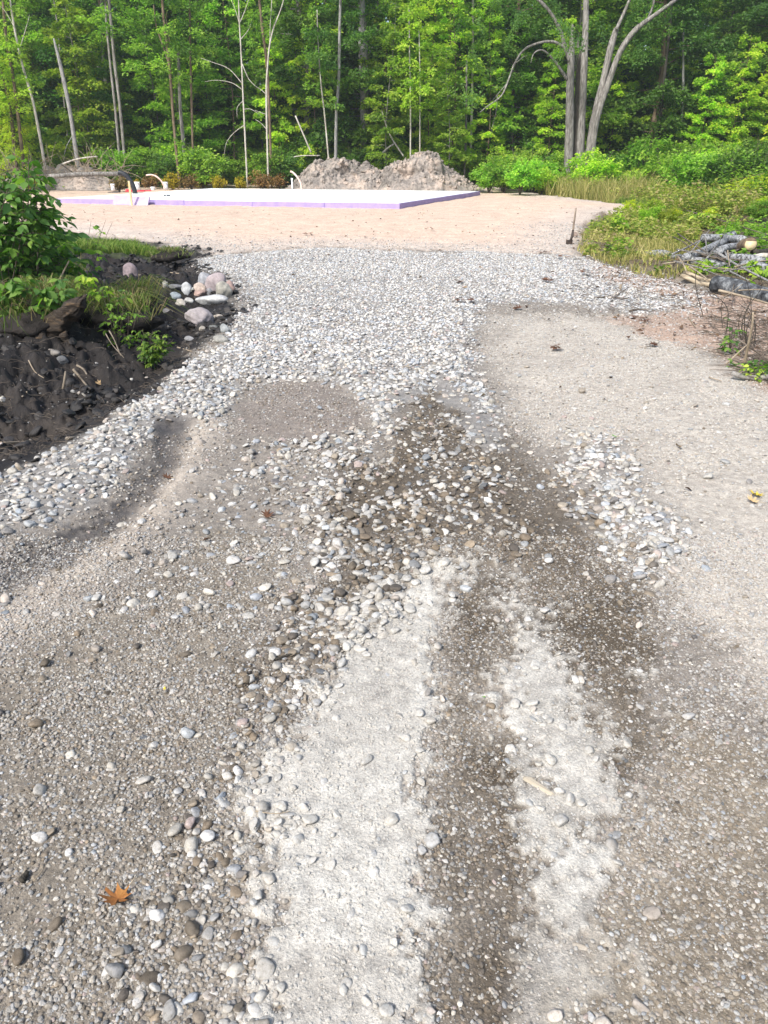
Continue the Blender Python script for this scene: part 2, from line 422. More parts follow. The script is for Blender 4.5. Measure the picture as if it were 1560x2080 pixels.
M_navy = simple('dark_sheet', [(.3,(.01,.015,.03)), (.7,(.025,.03,.05))], 5, .5, .1, .01)
M_stake = simple('stake_wood', [(.3,(.48,.36,.2)), (.7,(.62,.5,.3))], 5, .8, .3, .01, (6,6,1))
M_handle = simple('handle_wood', [(.3,(.10,.07,.05)), (.7,(.26,.21,.16))], 6, .7, .2, .01, (4,4,1))
M_steel = simple('rusty_steel', [(.3,(.02,.016,.014)), (.7,(.07,.05,.04))], 8, .6, .3, .01)
def soilmat():
    m, t, b = newmat('pile_soil'); v = objco(t)
    f = noise(t, 1.3, 6, .65, v); g = noise(t, 9, 6, .7, v)
    c = ramp(t, f, [(.36,(.14,.124,.108)), (.5,(.235,.206,.18)), (.6,(.35,.285,.235))])
    c = mixc(t, 'MULTIPLY', c, ramp(t, g, [(.34,(.35,.33,.32)), (.5,(.95,.95,.95)), (.7,(1.25,1.25,1.25))]))
    t.links.new(c, b.inputs['Base Color']); b.inputs['Roughness'].default_value = .95
    bump(t, b, g, .6, .06); return m
M_soil = soilmat()

# ------------------------------------------------------------------ the ground: one height field, split by what it is
th = np.concatenate([np.linspace(-R(54), R(54), 800), np.linspace(R(54), R(306), 64)[1:-1]])
th = np.append(th, th[0] + 2 * math.pi)
rad = [0.0]; r_ = .35
while r_ < 500: rad.append(r_); r_ *= 1.009 if r_ < 2.5 else 1.0065 if r_ < 18 else 1.009 if r_ < 60 else 1.12
rad = np.array(rad)
TH, RD = np.meshgrid(th[:-1], rad[1:], indexing='ij')
GX, GY = (np.sin(TH) * RD).ravel(), (np.cos(TH) * RD).ravel()
GX = np.append(GX, 0.0); GY = np.append(GY, 0.0)
gm = masks(GX, GY)
GZ = Hm(GX, GY, gm)
def lay(base, col, m): return base * (1 - m[:, None]) + np.array(col) * m[:, None]
def ground_colour(GX, GY, gm):
    col = np.tile(np.array([.20, .180, .157]), (len(GX), 1))
    nz = .5 + .9 * fbm(GX * 1.7, GY * 1.7, 77, 5)
    nf = np.clip(.5 + 1.1 * fbm(GX * 6, GY * 6, 79, 4), 0, 1)
    col = lay(col, (.37, .34, .298), gm['light'] * np.clip(.8 + .35 * nz, 0, 1))
    col = lay(col, (.172, .150, .120), gm['brown_l'] * .8)
    col = lay(col, (.195, .166, .126), gm['brown_r'] * .8)
    col = lay(col, (.074, .058, .040), gm['wet'] * np.clip(.7 + .4 * nz, 0, 1))
    col = lay(col, (.215, .205, .192), np.clip(gm['loose'] + gm['cluster'] * .5 - gm['patch'], 0, 1))
    col = lay(col, (.19, .165, .145), gm['patch'] * .9)
    col = lay(col, (.062, .056, .053), gm['rut'] * .9)
    col = lay(col, (.34, .30, .255), np.clip(gm['ridge'] * 1.1 * np.clip(.5 + nz * .8, 0, 1), 0, 1))
    col = lay(col, (.30, .272, .235), gm['haze_dust'] * nf * .75)
    col = lay(col, (.43, .415, .38), gm['dust'] * np.clip(.62 + .5 * nf, 0, 1))
    col = lay(col, (.52, .40, .318), gm['sand'])
    gs = sstep(.0, 2.2, gm['sanddist']); col = lay(col, (.42, .385, .35), gm['sand'] * (1 - gs) * .7)
    col = lay(col, (.33, .235, .18), gm['pink'] * .8)
    col = lay(col, (.12, .095, .055), gm['verge'] * .9)
    col = lay(col, (.115, .09, .062), gm['side'] * .9)
    mudc = np.clip(gm['mud'], 0, 1)
    col = lay(col, (.0125, .0105, .0098), mudc)
    mv = np.clip(fbm(GX * 3, GY * 3, 88, 4) * 2, 0, 1) * mudc
    col = lay(col, (.044, .036, .030), mv * .6)
    col = lay(col, (.045, .055, .018), gm['turf'] * .8)
    dist = np.hypot(GX, GY)
    outer = np.clip(1 - np.maximum.reduce([gm['sand'], gm['loose'], gm['mud'], gm['light']]), 0, 1) * sstep(17, 22, dist)
    col = lay(col, (.045, .038, .02), outer)
    return col, outer, mudc
col, outer, mudc = ground_colour(GX, GY, gm)
wet = np.clip(gm['wet'] * .5 + gm['rut'] + mudc * .4 - gm['dust'], 0, 1)
na, nr = len(th) - 1, len(rad) - 1
ii, jj = np.meshgrid(np.arange(na), np.arange(nr - 1), indexing='ij')
i2 = (ii + 1) % na
quads = np.stack([ii * nr + jj, ii * nr + jj + 1, i2 * nr + jj + 1, i2 * nr + jj], -1).reshape(-1, 4)
k = np.arange(na); tris = np.stack([np.full(na, na * nr), k * nr, ((k + 1) % na) * nr], -1)
klass = np.zeros(len(GX), int)                       # 0 driveway, 1 sand, 2 mud, 3 woodland ground
klass[outer > .5] = 3
klass[gm['verge'] > .5] = 3
klass[gm['sand'] > .5] = 1
klass[gm['mud'] > .5] = 2
GV = np.stack([GX, GY, GZ], 1)
Ca = np.concatenate([col, np.ones((len(col), 1))], 1)
ground_objs = {}
fk = klass[quads[:, 0]]; tk = klass[tris[:, 1]]
for kk, nm in ((0, 'gravel_driveway'), (1, 'sand_pad'), (2, 'muddy_ground'), (3, 'ground')):
    q = quads[fk == kk]; tt = tris[tk == kk]
    used = np.unique(np.concatenate([q.ravel(), tt.ravel()])); mp = np.full(len(GX), -1); mp[used] = np.arange(len(used))
    o = link(nm, mesh(nm, GV[used], [mp[q], mp[tt]] if len(tt) else [mp[q]], M_ground, True, {'Col': Ca[used], 'wet': wet[used]}))
    o['kind'] = 'structure'; ground_objs[nm] = o
road = ground_objs['gravel_driveway']
ZG = GZ[:-1].reshape(na, nr); MG = gm['mud'][:-1].reshape(na, nr); THX = np.append(th[:-1], th[-1])
def grid_at(G, x, y):
    a = math.atan2(x, y); a = a if a >= th[0] else a + 2 * math.pi
    fi = float(np.interp(a, THX, np.arange(na + 1))); fj = float(np.interp(math.hypot(x, y), rad[1:], np.arange(nr)))
    i, j = int(fi), min(int(fj), nr - 2); u, v = fi - i, fj - j; i0, i1 = i % na, (i + 1) % na
    return (G[i0, j] * (1 - v) + G[i0, j + 1] * v) * (1 - u) + (G[i1, j] * (1 - v) + G[i1, j + 1] * v) * u
def H1(x, y): return float(grid_at(ZG, x, y))

# ------------------------------------------------------------------ pebble shapes
def ico(sub):
    import bmesh
    bm = bmesh.new(); bmesh.ops.create_icosphere(bm, subdivisions=sub, radius=1.0)
    V = np.array([v.co[:] for v in bm.verts]); F = np.array([[v.index for v in f.verts] for f in bm.faces]); bm.free()
    return V, F
ICO1, ICO2, ICO3, ICO4 = ico(1), ico(2), ico(3), ico(4)
def stone_shape(r, base, npl=9, sharp=9., flat=.6, bumpy=.05):
    V, F = base
    n = r.normal(size=(npl, 3)); n /= np.linalg.norm(n, axis=1)[:, None]
    c = r.uniform(.55, .95, npl)
    q = np.clip(V @ n.T, 1e-3, None) / c                  # soft minimum of the cutting planes
    rad_ = 1.0 / ((q ** sharp).sum(1) + 1.0) ** (1 / sharp)
    P = V * rad_[:, None]
    P += V * (bumpy * (np.sin(V @ r.normal(size=3) * 4 + 1) + np.sin(V @ r.normal(size=3) * 6)))[:, None]
    s = np.array([1.0, r.uniform(.66, .9), flat * r.uniform(.8, 1.2)])
    P = P * s
    P -= (P.max(0) + P.min(0)) / 2
    return P / np.abs(P).max(), F
NV = 18
protos = bpy.data.collections.new('stone_shapes')      # shapes only; never linked to the scene
peb_meshes = []
r0 = np.random.default_rng(3)
for k in range(NV):
    P, F = stone_shape(r0, ICO3, 9, 12., .55, .03) if k < 7 else stone_shape(r0, ICO3, 7 + k % 4, 26., (.35, .5, .65)[k % 3], .012)
    me = mesh('pebble', P, F, M_peb_i, True); protos.objects.link(bpy.data.objects.new('a%02d' % k, me))
    m2 = mesh('pebble', P, F, M_peb, True); peb_meshes.append(m2)
for k in range(6):
    P, F = stone_shape(r0, ICO2, 8, 14., .6, .02)
    protos.objects.link(bpy.data.objects.new('b%02d' % k, mesh('grit', P, F, M_peb_i, False)))

def scatter(name, P, rot, scl, idx, colr, kindlab):
    me = bpy.data.meshes.new(name)
    me.vertices.add(len(P)); me.vertices.foreach_set('co', np.asarray(P, np.float32).ravel())
    a = me.attributes.new('rot', 'FLOAT_VECTOR', 'POINT'); a.data.foreach_set('vector', np.asarray(rot, np.float32).ravel())
    a = me.attributes.new('scl', 'FLOAT_VECTOR', 'POINT'); a.data.foreach_set('vector', np.asarray(scl, np.float32).ravel())
    a = me.attributes.new('idx', 'INT', 'POINT'); a.data.foreach_set('value', np.asarray(idx, np.int32))
    a = me.attributes.new('col', 'FLOAT_COLOR', 'POINT'); a.data.foreach_set('color', np.concatenate([colr, np.ones((len(P), 1))], 1).astype(np.float32).ravel())
    o = link(name, me); o['kind'] = 'stuff'
    for k_, v_ in kindlab.items(): o[k_] = v_
    ng = bpy.data.node_groups.new(name, 'GeometryNodeTree')
    ng.interface.new_socket('Geometry', in_out='INPUT', socket_type='NodeSocketGeometry')
    ng.interface.new_socket('Geometry', in_out='OUTPUT', socket_type='NodeSocketGeometry')
    N = ng.nodes; L = ng.links
    gi, go = N.new('NodeGroupInput'), N.new('NodeGroupOutput')
    ip = N.new('GeometryNodeInstanceOnPoints'); ci = N.new('GeometryNodeCollectionInfo')
    ci.inputs['Collection'].default_value = protos
    ci.inputs['Separate Children'].default_value = True; ci.inputs['Reset Children'].default_value = True
    def att(nm, dt):
        n = N.new('GeometryNodeInputNamedAttribute'); n.data_type = dt; n.inputs['Name'].default_value = nm
        return n.outputs['Attribute']
    e = N.new('FunctionNodeEulerToRotation'); L.new(att('rot', 'FLOAT_VECTOR'), e.inputs[0])
    L.new(gi.outputs[0], ip.inputs['Points']); L.new(ci.outputs[0], ip.inputs['Instance'])
    ip.inputs['Pick Instance'].default_value = True
    L.new(att('idx', 'INT'), ip.inputs['Instance Index']); L.new(e.outputs[0], ip.inputs['Rotation'])
    L.new(att('scl', 'FLOAT_VECTOR'), ip.inputs['Scale']); L.new(ip.outputs[0], go.inputs[0])
    o.modifiers.new('scatter', 'NODES').node_group = ng
    return o

PAL_DRY = np.array([[.46,.45,.42],[.50,.475,.42],[.41,.41,.40],[.34,.36,.385],[.40,.42,.43],[.46,.41,.36],[.38,.31,.285],[.25,.24,.23],[.31,.27,.215],[.55,.54,.52],[.15,.14,.135],[.27,.30,.33]])  # bluish entries: sky reflection put into the colour of some stones
W_DRY = np.array([6,6,5,2,2.4,3,1,1.4,1.5,5,.5,.9]); W_DRY = W_DRY / W_DRY.sum()
PAL_WET = np.array([[.13,.105,.075],[.19,.15,.105],[.10,.085,.07],[.24,.20,.15],[.14,.15,.16],[.42,.40,.36],[.48,.46,.42],[.30,.24,.17]])
W_WET = np.array([4,3,2.5,2,1.5,2.2,2,1.5]); W_WET = W_WET / W_WET.sum()
def sample_area(n, y0, y1, pad=1.5):
    n = int(n * 1.2)
    u = rng.random(n); y = np.sqrt(y0 * y0 + u * (y1 * y1 - y0 * y0)) if y0 > 2.5 else y0 + u * (y1 - y0)
    sl = np.sqrt(y * y + CAM_H ** 2)
    hw = .5 * 1560 / FPX * sl * 1.03 * pad
    if y0 <= 2.5:                   # thin rows where the strip is narrow
        keep = rng.random(n) < hw / hw.max(); y, hw = y[keep], hw[keep]
    x = rng.uniform(-1, 1, len(y)) * hw
    return x, y
def stone_set(x, y, dens, m, smin, smax, pw, dry_w, sink, kind):
    keep = rng.random(len(x)) < dens
    x, y = x[keep], y[keep]; m = {k_: v_[keep] for k_, v_ in m.items()}; dry_w = dry_w[keep]
    n = len(x)
    s = smin + (smax - smin) * rng.random(n) ** pw
    if kind: s = s * (1 - .3 * m['dust'])
    else: s = s * (1 - .28 * sstep(4.5, 10, y))
    z = Hm(x, y, m)
    c = PAL_DRY[rng.choice(len(PAL_DRY), n, p=W_DRY)]
    cw = PAL_WET[rng.choice(len(PAL_WET), n, p=W_WET)]
    isdry = rng.random(n) < dry_w
    c = np.where(isdry[:, None], c, cw) * rng.uniform(.62, 1.02, (n, 1))
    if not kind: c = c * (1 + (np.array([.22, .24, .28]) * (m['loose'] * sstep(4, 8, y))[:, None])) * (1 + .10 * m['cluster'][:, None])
    gc = ground_colour(x, y, m)[0]
    bl = rng.random((n, 1)) ** (1.0 if kind else 3.0) * (.85 if kind else .5) * (1 - .5 * m['loose'][:, None])
    c = c * (1 - bl) + gc * 1.15 * bl
    du = m['dust'][:, None] * rng.uniform(.3, .9, (n, 1))
    c = c * (1 - du) + np.array([.41, .395, .36]) * du
    rot = np.stack([rng.normal(0, .28, n), rng.normal(0, .28, n), rng.uniform(0, 6.283, n)], 1)
    scl = np.stack([s, s * rng.uniform(.8, 1.1, n), s * rng.uniform(.75, 1.15, n)], 1) * .5
    zz = z + scl[:, 2] * (.55 - sink * rng.random(n) * 1.1)
    idx = rng.integers(0, NV, n) if kind == 0 else rng.integers(NV, NV + 6, n)
    return np.stack([x, y, zz], 1), rot, scl, idx, c, m
sets = []
# loose pebbles
x, y = sample_area(760000, 2.4, 19.5); m = masks(x, y)
g = m['gravel'] * (1 - m['rut']) * (1 - .9 * m['wet'] * (1 - m['cluster']))
clump = np.clip(.5 + 1.1 * fbm(x * 2.2, y * 2.2, 91, 4), 0, 1)
far = sstep(6, 16, y)
dens = np.clip(g * (.74 + .15 * far) + m['mid'] * .85 * clump + m['core'] * .40 * np.clip(clump + .2, 0, 1) + .035 + .06 * np.clip(clump - .3, 0, 1) * (1 - m['light']) + .25 * m['cluster'] + .14 * m['scat'] * (1 - m['loose']), 0, 1)
dens *= 1 - np.clip(m['sand'] * .97 + m['mud'] * .97 + m['verge'] + .55 * m['light'] * (1 - g), 0, 1)
dens *= np.clip(1 - .8 * m['patch'] - .7 * m['rut'], 0, 1)
dens = dens * (1 - .6 * m['side']) + m['sand'] * np.clip(1 - m['sanddist'] / 2.4, 0, 1) ** 2 * .35 * (np.abs(x) < 4.5)
dryw = np.clip(1 - .5 * (m['wet'] + .2 * m['mid']) * (1 - m['loose']) - .3 * m['rut'], .3, 1)
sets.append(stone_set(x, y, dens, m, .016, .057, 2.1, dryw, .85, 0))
x, y = sample_area(46000, .7, 2.6); m = masks(x, y)
clump = np.clip(.45 + 1.2 * fbm(x * 3, y * 3, 92, 4), 0, 1)
dens = np.clip(m['mid'] * .75 * clump + m['core'] * .4 + m['bl'] * (.25 + .7 * clump) + m['dust1'] * .16 * clump + m['dust2'] * .08 * clump + .022 + .03 * m['brown_l'] * clump, 0, 1)
dryw = np.clip(1 - .5 * (m['wet'] + m['brown_l']) * (1 - m['dust']) - .35 * m['bl'], .35, 1)
sets.append(stone_set(x, y, dens, m, .010, .043, 2.1, dryw, 1.05, 0))
# grit
x, y = sample_area(470000, .62, 3.1); m = masks(x, y)
clump = np.clip(.55 + 1.1 * fbm(x * 5, y * 5, 93, 4), .05, 1)
dens = np.clip((.8 * clump + .25) * (1 - .62 * m['dust']), 0, 1)
dryw = np.clip(.66 + .4 * m['dust'] + .3 * m['light'] - .30 * m['wet'] * (1 - m['dust']), .1, 1)
sets.append(stone_set(x, y, dens, m, .0028, .015, 2.3, dryw, .9, 1))
x, y = sample_area(230000, 2.9, 9.0); m = masks(x, y)
clump = np.clip(.5 + 1.1 * fbm(x * 3, y * 3, 94, 4), .05, 1)
dens = np.clip((.7 * clump + .15) * (1 - m['mud'] * .95) * (1 - .8 * m['sand']) * (1 - m['gravel']), 0, 1)
dryw = np.clip(.55 + .4 * m['light'] + .3 * m['ridge'] - .35 * m['wet'] - .3 * m['rut'], .08, 1)
sets.append(stone_set(x, y, dens, m, .007, .022, 2.2, dryw, .9, 1))
P = np.concatenate([s_[0] for s_ in sets]); RT = np.concatenate([s_[1] for s_ in sets]); SC = np.concatenate([s_[2] for s_ in sets])
IX = np.concatenate([s_[3] for s_ in sets]); CL = np.concatenate([s_[4] for s_ in sets])
# the largest ones in view are pieces of their own
dd = np.sqrt(P[:, 0] ** 2 + P[:, 1] ** 2 + (P[:, 2] - CAM_H) ** 2)
vx = P[:, 0] / (P[:, 1] * CP - (P[:, 2] - CAM_H) * SP); vy = (P[:, 1] * SP + (P[:, 2] - CAM_H) * CP) / (P[:, 1] * CP - (P[:, 2] - CAM_H) * SP)
inv = (np.abs(vx) < .5) & (np.abs(vy) < .667) & (IX < NV)
show = np.where(inv, SC[:, 0] / dd, 0)
big = np.argsort(-show)[:296]
for b_ in big:
    o = link('pebble', peb_meshes[IX[b_]], road, P[b_], RT[b_], tuple(SC[b_]))
    o.color = (*CL[b_], 1)
rest = np.ones(len(P), bool); rest[big] = False
print('stones', len(P))
scatter('gravel', P[rest], RT[rest], SC[rest], IX[rest], CL[rest], {'label': 'loose pale gravel and grit spread over the driveway', 'category': 'gravel'})

# ------------------------------------------------------------------ foliage builders
def leaf_cloud(mb, P, D, N, S_, t, wd=.34, fold=.12):
    n = len(P)
    D = D / (np.linalg.norm(D, axis=1)[:, None] + 1e-9)
    W = np.cross(N, D); W /= np.linalg.norm(W, axis=1)[:, None] + 1e-9
    U = np.cross(D, W)
    S1 = S_[:, None]
    a = P; b = P + D * S1 * .45 + W * S1 * wd + U * S1 * fold; c = P + D * S1 - U * S1 * fold * .8; d_ = P + D * S1 * .45 - W * S1 * wd + U * S1 * fold
    V = np.stack([a, b, c, d_], 1).reshape(-1, 3)
    i = np.arange(n)[:, None] * 4
    mb.add(V, np.concatenate([i + np.array([[0, 1, 2]]), i + np.array([[0, 2, 3]])]), np.repeat(t, 4))
def sprays(r, br, n, size, flat=.09, width=.28, t0=.2, droop=.15, up=1.0):
    O = np.array([b[0] for b in br]); Dv = np.array([b[1] for b in br]); L = np.array([b[2] for b in br])
    bi = r.choice(len(br), n, p=L ** 1.3 / (L ** 1.3).sum())
    tt = t0 + (1 - t0) * r.random(n) ** .75
    d = Dv[bi]; l = L[bi][:, None]
    p = O[bi] + d * l * tt[:, None]; p[:, 2] -= droop * l[:, 0] * tt ** 2
    side = np.cross(d, [0, 0, 1.]); side /= np.linalg.norm(side, axis=1)[:, None] + 1e-6
    sg = r.normal(0, 1, n)
    p += side * (sg * width * l[:, 0] * (1.15 - tt))[:, None]
    p[:, 2] += r.normal(0, flat, n) - .05 * np.abs(sg) * l[:, 0]
    N = np.stack([r.normal(0, .5, n), r.normal(0, .5, n), np.full(n, up)], 1)
    D = d + side * (sg * .8)[:, None] + r.normal(0, .5, (n, 3)); D[:, 2] -= .35
    s = size * r.uniform(.6, 1.25, n)
    bt = r.random(len(br))
    t = np.clip(.5 * bt[bi] + .5 * r.random(n), 0, 1)
    return p, D, N, s, t
def branch_tubes(mb, br, r0_, droop=.15):
    for o, d, l in br:
        q = [np.array(o) + np.array(d) * l * k for k in (0, .35, .7, 1.0)]
        for k_, f in zip(range(4), (0, .35, .7, 1.0)): q[k_] = q[k_] - np.array([0, 0, droop * l * f * f])
        mb.tube(q, [r0_ * l, r0_ * l * .7, r0_ * l * .4, r0_ * l * .12], 4, False)
def mk_branches(r, n, z0, z1, lmin, lmax, trunk, elev=(0, .5), taper=.6):
    out = []
    for k in range(n):
        f = (k + r.random()) / n; z = z0 + (z1 - z0) * f
        az = k * 2.4 + r.normal(0, .5); e = r.uniform(*elev)
        l = r.uniform(lmin, lmax) * (1 - taper * f)
        out.append((trunk(z), np.array([math.cos(az) * math.cos(e), math.sin(az) * math.cos(e), math.sin(e)]), l))
    return out
def wobble(r, h, amp, lean=0):
    a, b, c, d = r.uniform(-1, 1, 4); lx, ly = r.normal(0, lean, 2)
    return lambda z: np.array([amp * (math.sin(z * .7 + a * 3) * .5 + a * (z / h) ** 2) + lx * z, amp * (math.sin(z * .6 + b * 3) * .5 + b * (z / h) ** 2) + ly * z, z])
def make_tree(seed, h, rad_, zb, nb, lmin, lmax, nl, size, bark, leaf, elev=(0, .5), flat=.09, width=.28, amp=.15, taper=.6, lean=.01):
    r = np.random.default_rng(seed)
    tr = wobble(r, h, amp, lean); o = tr(0); trk = lambda z: tr(z) - np.array([o[0], o[1], 0])
    mb = MB(); zs = np.linspace(-.3, h, 12)
    mb.tube([trk(z) for z in zs], [rad_ * (1.25 if z < .1 else 1) * (1 - .85 * max(z, 0) / h) for z in zs], 9, False)
    br = mk_branches(r, nb, zb, h, lmin, lmax, trk, elev, taper)
    branch_tubes(mb, br, .012)
    lb = MB(); leaf_cloud(lb, *sprays(r, br, nl, size, flat, width))
    return mb.mesh('trunk', bark), lb.mesh('crown', leaf, False, True)
def put_tree(name, pair, label, cat, group, loc, rz=0, scl=1.0, tint=None, parts=('trunk', 'crown')):
    t = thing(name, label, cat, loc, group, rz); t.scale = (scl,) * 3
    for pn, me in zip(parts, pair):
        o = link(pn, me, t)
        if tint: o.color = (*tint, 1)
    return t

CANOPY = [make_tree(100 + k, 13 + k % 3, .13 + .03 * (k % 2), 2.0 - .5 * (k % 2), 52, 2.2, 4.0, 20000, .19, (M_bark, M_barkb, M_barkd)[k % 3], (M_leaf, M_dark, M_leaf, M_dark)[k], (-.05, .5), .12, .28, .35) for k in range(4)]
SAPL = [make_tree(200 + k, 6.5 + (k % 3) * 1.2, .035, .9, 44, .9, 1.9, 6000, .155, (M_barkb, M_bark)[k % 2], (M_lime, M_leaf, M_lime, M_leaf, M_leaf)[k], (-.1, .45), .05, .26, .2, .55) for k in range(5)]
def make_shrub(seed, h, wd_, nst, nl, size, leaf, bark):
    r = np.random.default_rng(seed); mb = MB(); br = []
    for k in range(nst):
        az = r.uniform(0, 6.283); le = r.uniform(.05, .75); hh = h * r.uniform(.6, 1.05) * (1 - .3 * le)
        P_ = [np.array([math.cos(az) * wd_ * le * f, math.sin(az) * wd_ * le * f, hh * f ** .8 - .08 * (f == 0)]) for f in (0, .35, .7, 1)]
        mb.tube(P_, [.014, .011, .008, .004], 4, False)
        for q in range(6):
            f = r.uniform(.2, 1); a2 = r.uniform(0, 6.283)
            p = np.array([math.cos(az) * wd_ * le * f, math.sin(az) * wd_ * le * f, hh * f ** .8])
            br.append((p, np.array([math.cos(a2), math.sin(a2), r.uniform(-.1, .5)]), r.uniform(.3, .6) * wd_))
    lb = MB(); leaf_cloud(lb, *sprays(r, br, nl, size, .06, .38, .05))
    return mb.mesh('stem', bark), lb.mesh('foliage', leaf, False, True)
SHRUB = [make_shrub(300 + k, 1.5, 1.05, 11, 2600, .115, (M_leaf, M_lime, M_leaf, M_dark)[k], M_twig) for k in range(4)]
YSHRUB = [make_shrub(320 + k, .8, .55, 9, 900, .10, (M_yellow, M_brown)[k], M_twig) for k in range(2)]

# ------------------------------------------------------------------ the wood: rows of trees with depth
def base_at(px, Y):
    x = pt(px, 700, Y).x
    return Vector((x, Y, H1(x, Y)))
def zone(px):
    return 'l' if px < 330 else 'm' if px < 600 else 'c' if px < 985 else 'r' if px < 1400 else 'e'
ZT = {'l': 'deep in the wood behind the fallen log', 'm': 'in the wood behind the yellowing bushes', 'c': 'in the wood behind the dirt mounds', 'r': 'in the wood behind the grey many-stemmed tree', 'e': 'in the dark wood behind the brush pile'}
rt = np.random.default_rng(55)
cnt = 0
for row, Y in enumerate(np.arange(45.5, 70, 4.2)):
    step = 3.7 * FPX / Y
    for px in np.arange(-260 + (row % 2) * step / 2, 1830, step):
        p = base_at(px + rt.normal(0, step * .22), Y + rt.normal(0, .9)); k = int(rt.integers(4)); z = zone(px)
        g = rt.uniform(.8, 1.25)
        bk = ('grey', 'brown', 'dark', 'grey')[k]; gl_ = ('fresh', 'deep', 'fresh', 'deep')[k]
        put_tree('forest_tree', CANOPY[k], 'tall %s green tree with a %s trunk ' % (gl_, bk) + ZT[z], 'tree', 'tall %s green trees with %s trunks ' % (gl_, bk) + ZT[z], p, rt.uniform(0, 6.28), rt.uniform(.85, 1.2), (g * rt.uniform(.9, 1.15), g, g * rt.uniform(.8, 1.1)))
# saplings along the edge
for row, (Y, stp, pr) in enumerate(((40.6, 2.4, .55), (42.8, 1.7, .9), (45.5, 1.7, .95), (49, 2.1, .95), (53, 2.6, .95))):
    step = stp * FPX / Y
    for px in np.arange(-150, 1700, step):
        q = px + rt.normal(0, step * .3)
        if rt.random() > pr: continue
        if row < 2 and 1110 < q < 1290: continue
        if row == 0 and q < 600 and rt.random() < .5: continue
        z = zone(q); k = int(rt.choice(5, p=(.3,.15,.3,.15,.1) if z == 'c' else (.12,.28,.12,.28,.2)))
        g = rt.uniform(.85, 1.35); yl = 1.06
        if z == 'l': yl = 1.25
        put_tree('young_tree', SAPL[k], 'slender %s young tree ' % ('yellow-green' if k in (0, 2) else 'mid-green') + ZT[z].replace('deep in', 'at the edge of'), 'young tree',
                 '%s young trees ' % ('yellow-green' if k in (0, 2) else 'mid-green') + ZT[z], base_at(q, Y + rt.normal(0, .5)), rt.uniform(0, 6.28), rt.uniform(.7, 1.25), (g * yl * rt.uniform(.9, 1.1), g, g * .9))
# far wood that reads as one mass
mb = MB()
n = 34000
fx = rt.uniform(-52, 52, n); fy = rt.uniform(72, 80, n); fz = np.where(rt.random(n) < .35, rt.uniform(-.3, 3.5, n), rt.uniform(0, 15, n))
keep = (fbm(fx * .35, fz * .35, 5, 4) > -.22) | (fz < 5)
fx, fy, fz = fx[keep], fy[keep], fz[keep]; n = len(fx)
leaf_cloud(mb, np.stack([fx, fy, fz], 1), rt.normal(0, 1, (n, 3)), np.stack([rt.normal(0, .6, n), rt.normal(0, .6, n) - .4, np.ones(n)], 1), rt.uniform(.45, .85, n), rt.random(n))
tag(link('distant_wood', mb.mesh('distant_wood', M_dark, False, True)), 'deep dark green wood closing the view behind all the trees', 'wood', None, 'stuff')

# ------------------------------------------------------------------ trees one can tell apart
def stem_tree(label, D, stems, mat, limbs=(), cat='tree', name='tree', crown=None, dead=False, jit=.12):
    """stems / limbs: lists of (pixels bottom to top, widths in pixels, [depth offset])"""
    b0 = stems[0][0][0]; base = base_at(b0[0], D)
    t = thing(name, label, cat, base)
    def build(nm, lst, m, first):
        for st in lst:
            P, wds = st[0], st[1]; off = st[2] if len(st) > 2 else 0
            m_ = st[3] if len(st) > 3 else m
            q = [pt(a, b, D + off * (i / max(1, len(P) - 1))) - base for i, (a, b) in enumerate(P)]
            if first:
                q[0].z = -.25
            q = smooth_path(q, 4)
            w_ = np.interp(np.linspace(0, 1, len(q)), np.linspace(0, 1, len(wds)), wds) * pxm(D) * (.36 if max(wds) > 15 else .30)
            mbb = MB(); mbb.tube(q, w_, 10 if max(wds) > 6 else 6, True, 0, jit)
            link(nm, mbb.mesh(nm, m_), t)
    build('trunk', stems, mat, True)
    if limbs: build('branch', limbs, mat, False)
    if crown:
        (zc0, zc1, spread, nl, size, lm, sd_) = crown
        r = np.random.default_rng(sd_); top = stems[0][0][-1]
        tx = pt(top[0], top[1], D).x - base.x
        br = mk_branches(r, 26, zc0, zc1, spread * .6, spread, lambda z: np.array([tx * min(1, z / 7.5), 0, z]), (-.1, .5))
        lb = MB(); leaf_cloud(lb, *sprays(r, br, nl, size, .08, .28))
        link('crown', lb.mesh('crown', lm, False, True), t)
    return t
stem_tree('leaning tan trunk at the far left edge with dappled yellow leaves', 39.3, [([(38, 300), (30, 180), (12, 70), (2, -60)], [12, 9, 8, 7])], M_barkb, crown=(4.5, 9.5, 1.8, 1800, .15, M_lime, 1))
stem_tree('slender bare pale tan trunk leaning left behind the leafy bush', 39, [([(88, 312), (70, 220), (45, 130), (28, 50), (14, -50)], [10, 8, 7, 6, 5])], M_pale, limbs=[([(33, 62), (12, 25), (0, 12)], [3, 2, 1]), ([(40, 100), (55, 50), (60, 30)], [2.5, 2, 1])], crown=(3, 6.0, 1.5, 1300, .14, M_lime, 2))
stem_tree('broken silvery dead trunk with peeling bark left of the twin trunks', 39, [([(152, 300), (146, 250), (130, 165), (116, 105), (109, 78)], [15, 12, 12, 9, 4])], M_silver, limbs=[([(150, 272), (136, 295), (130, 318)], [3, 2, 1]), ([(150, 280), (156, 300), (160, 315)], [3, 2, 1])], name='dead_tree', cat='dead tree')
stem_tree('thin grey bare trunk high behind the broken silvery dead trunk', 43, [([(134, 300), (128, 180), (118, 60), (106, -20)], [5, 5, 5, 4])], M_bark)
stem_tree('twin rough grey trunks standing close together left of centre', 40.2, [([(250, 318), (244, 220), (232, 120), (219, -30)], [10, 9, 9, 8]), ([(240, 316), (234, 220), (224, 130), (216, 40), (214, -30)], [9, 8, 7, 7, 6], .5)], M_bark, crown=(6, 10, 2.2, 2200, .16, M_leaf, 3))
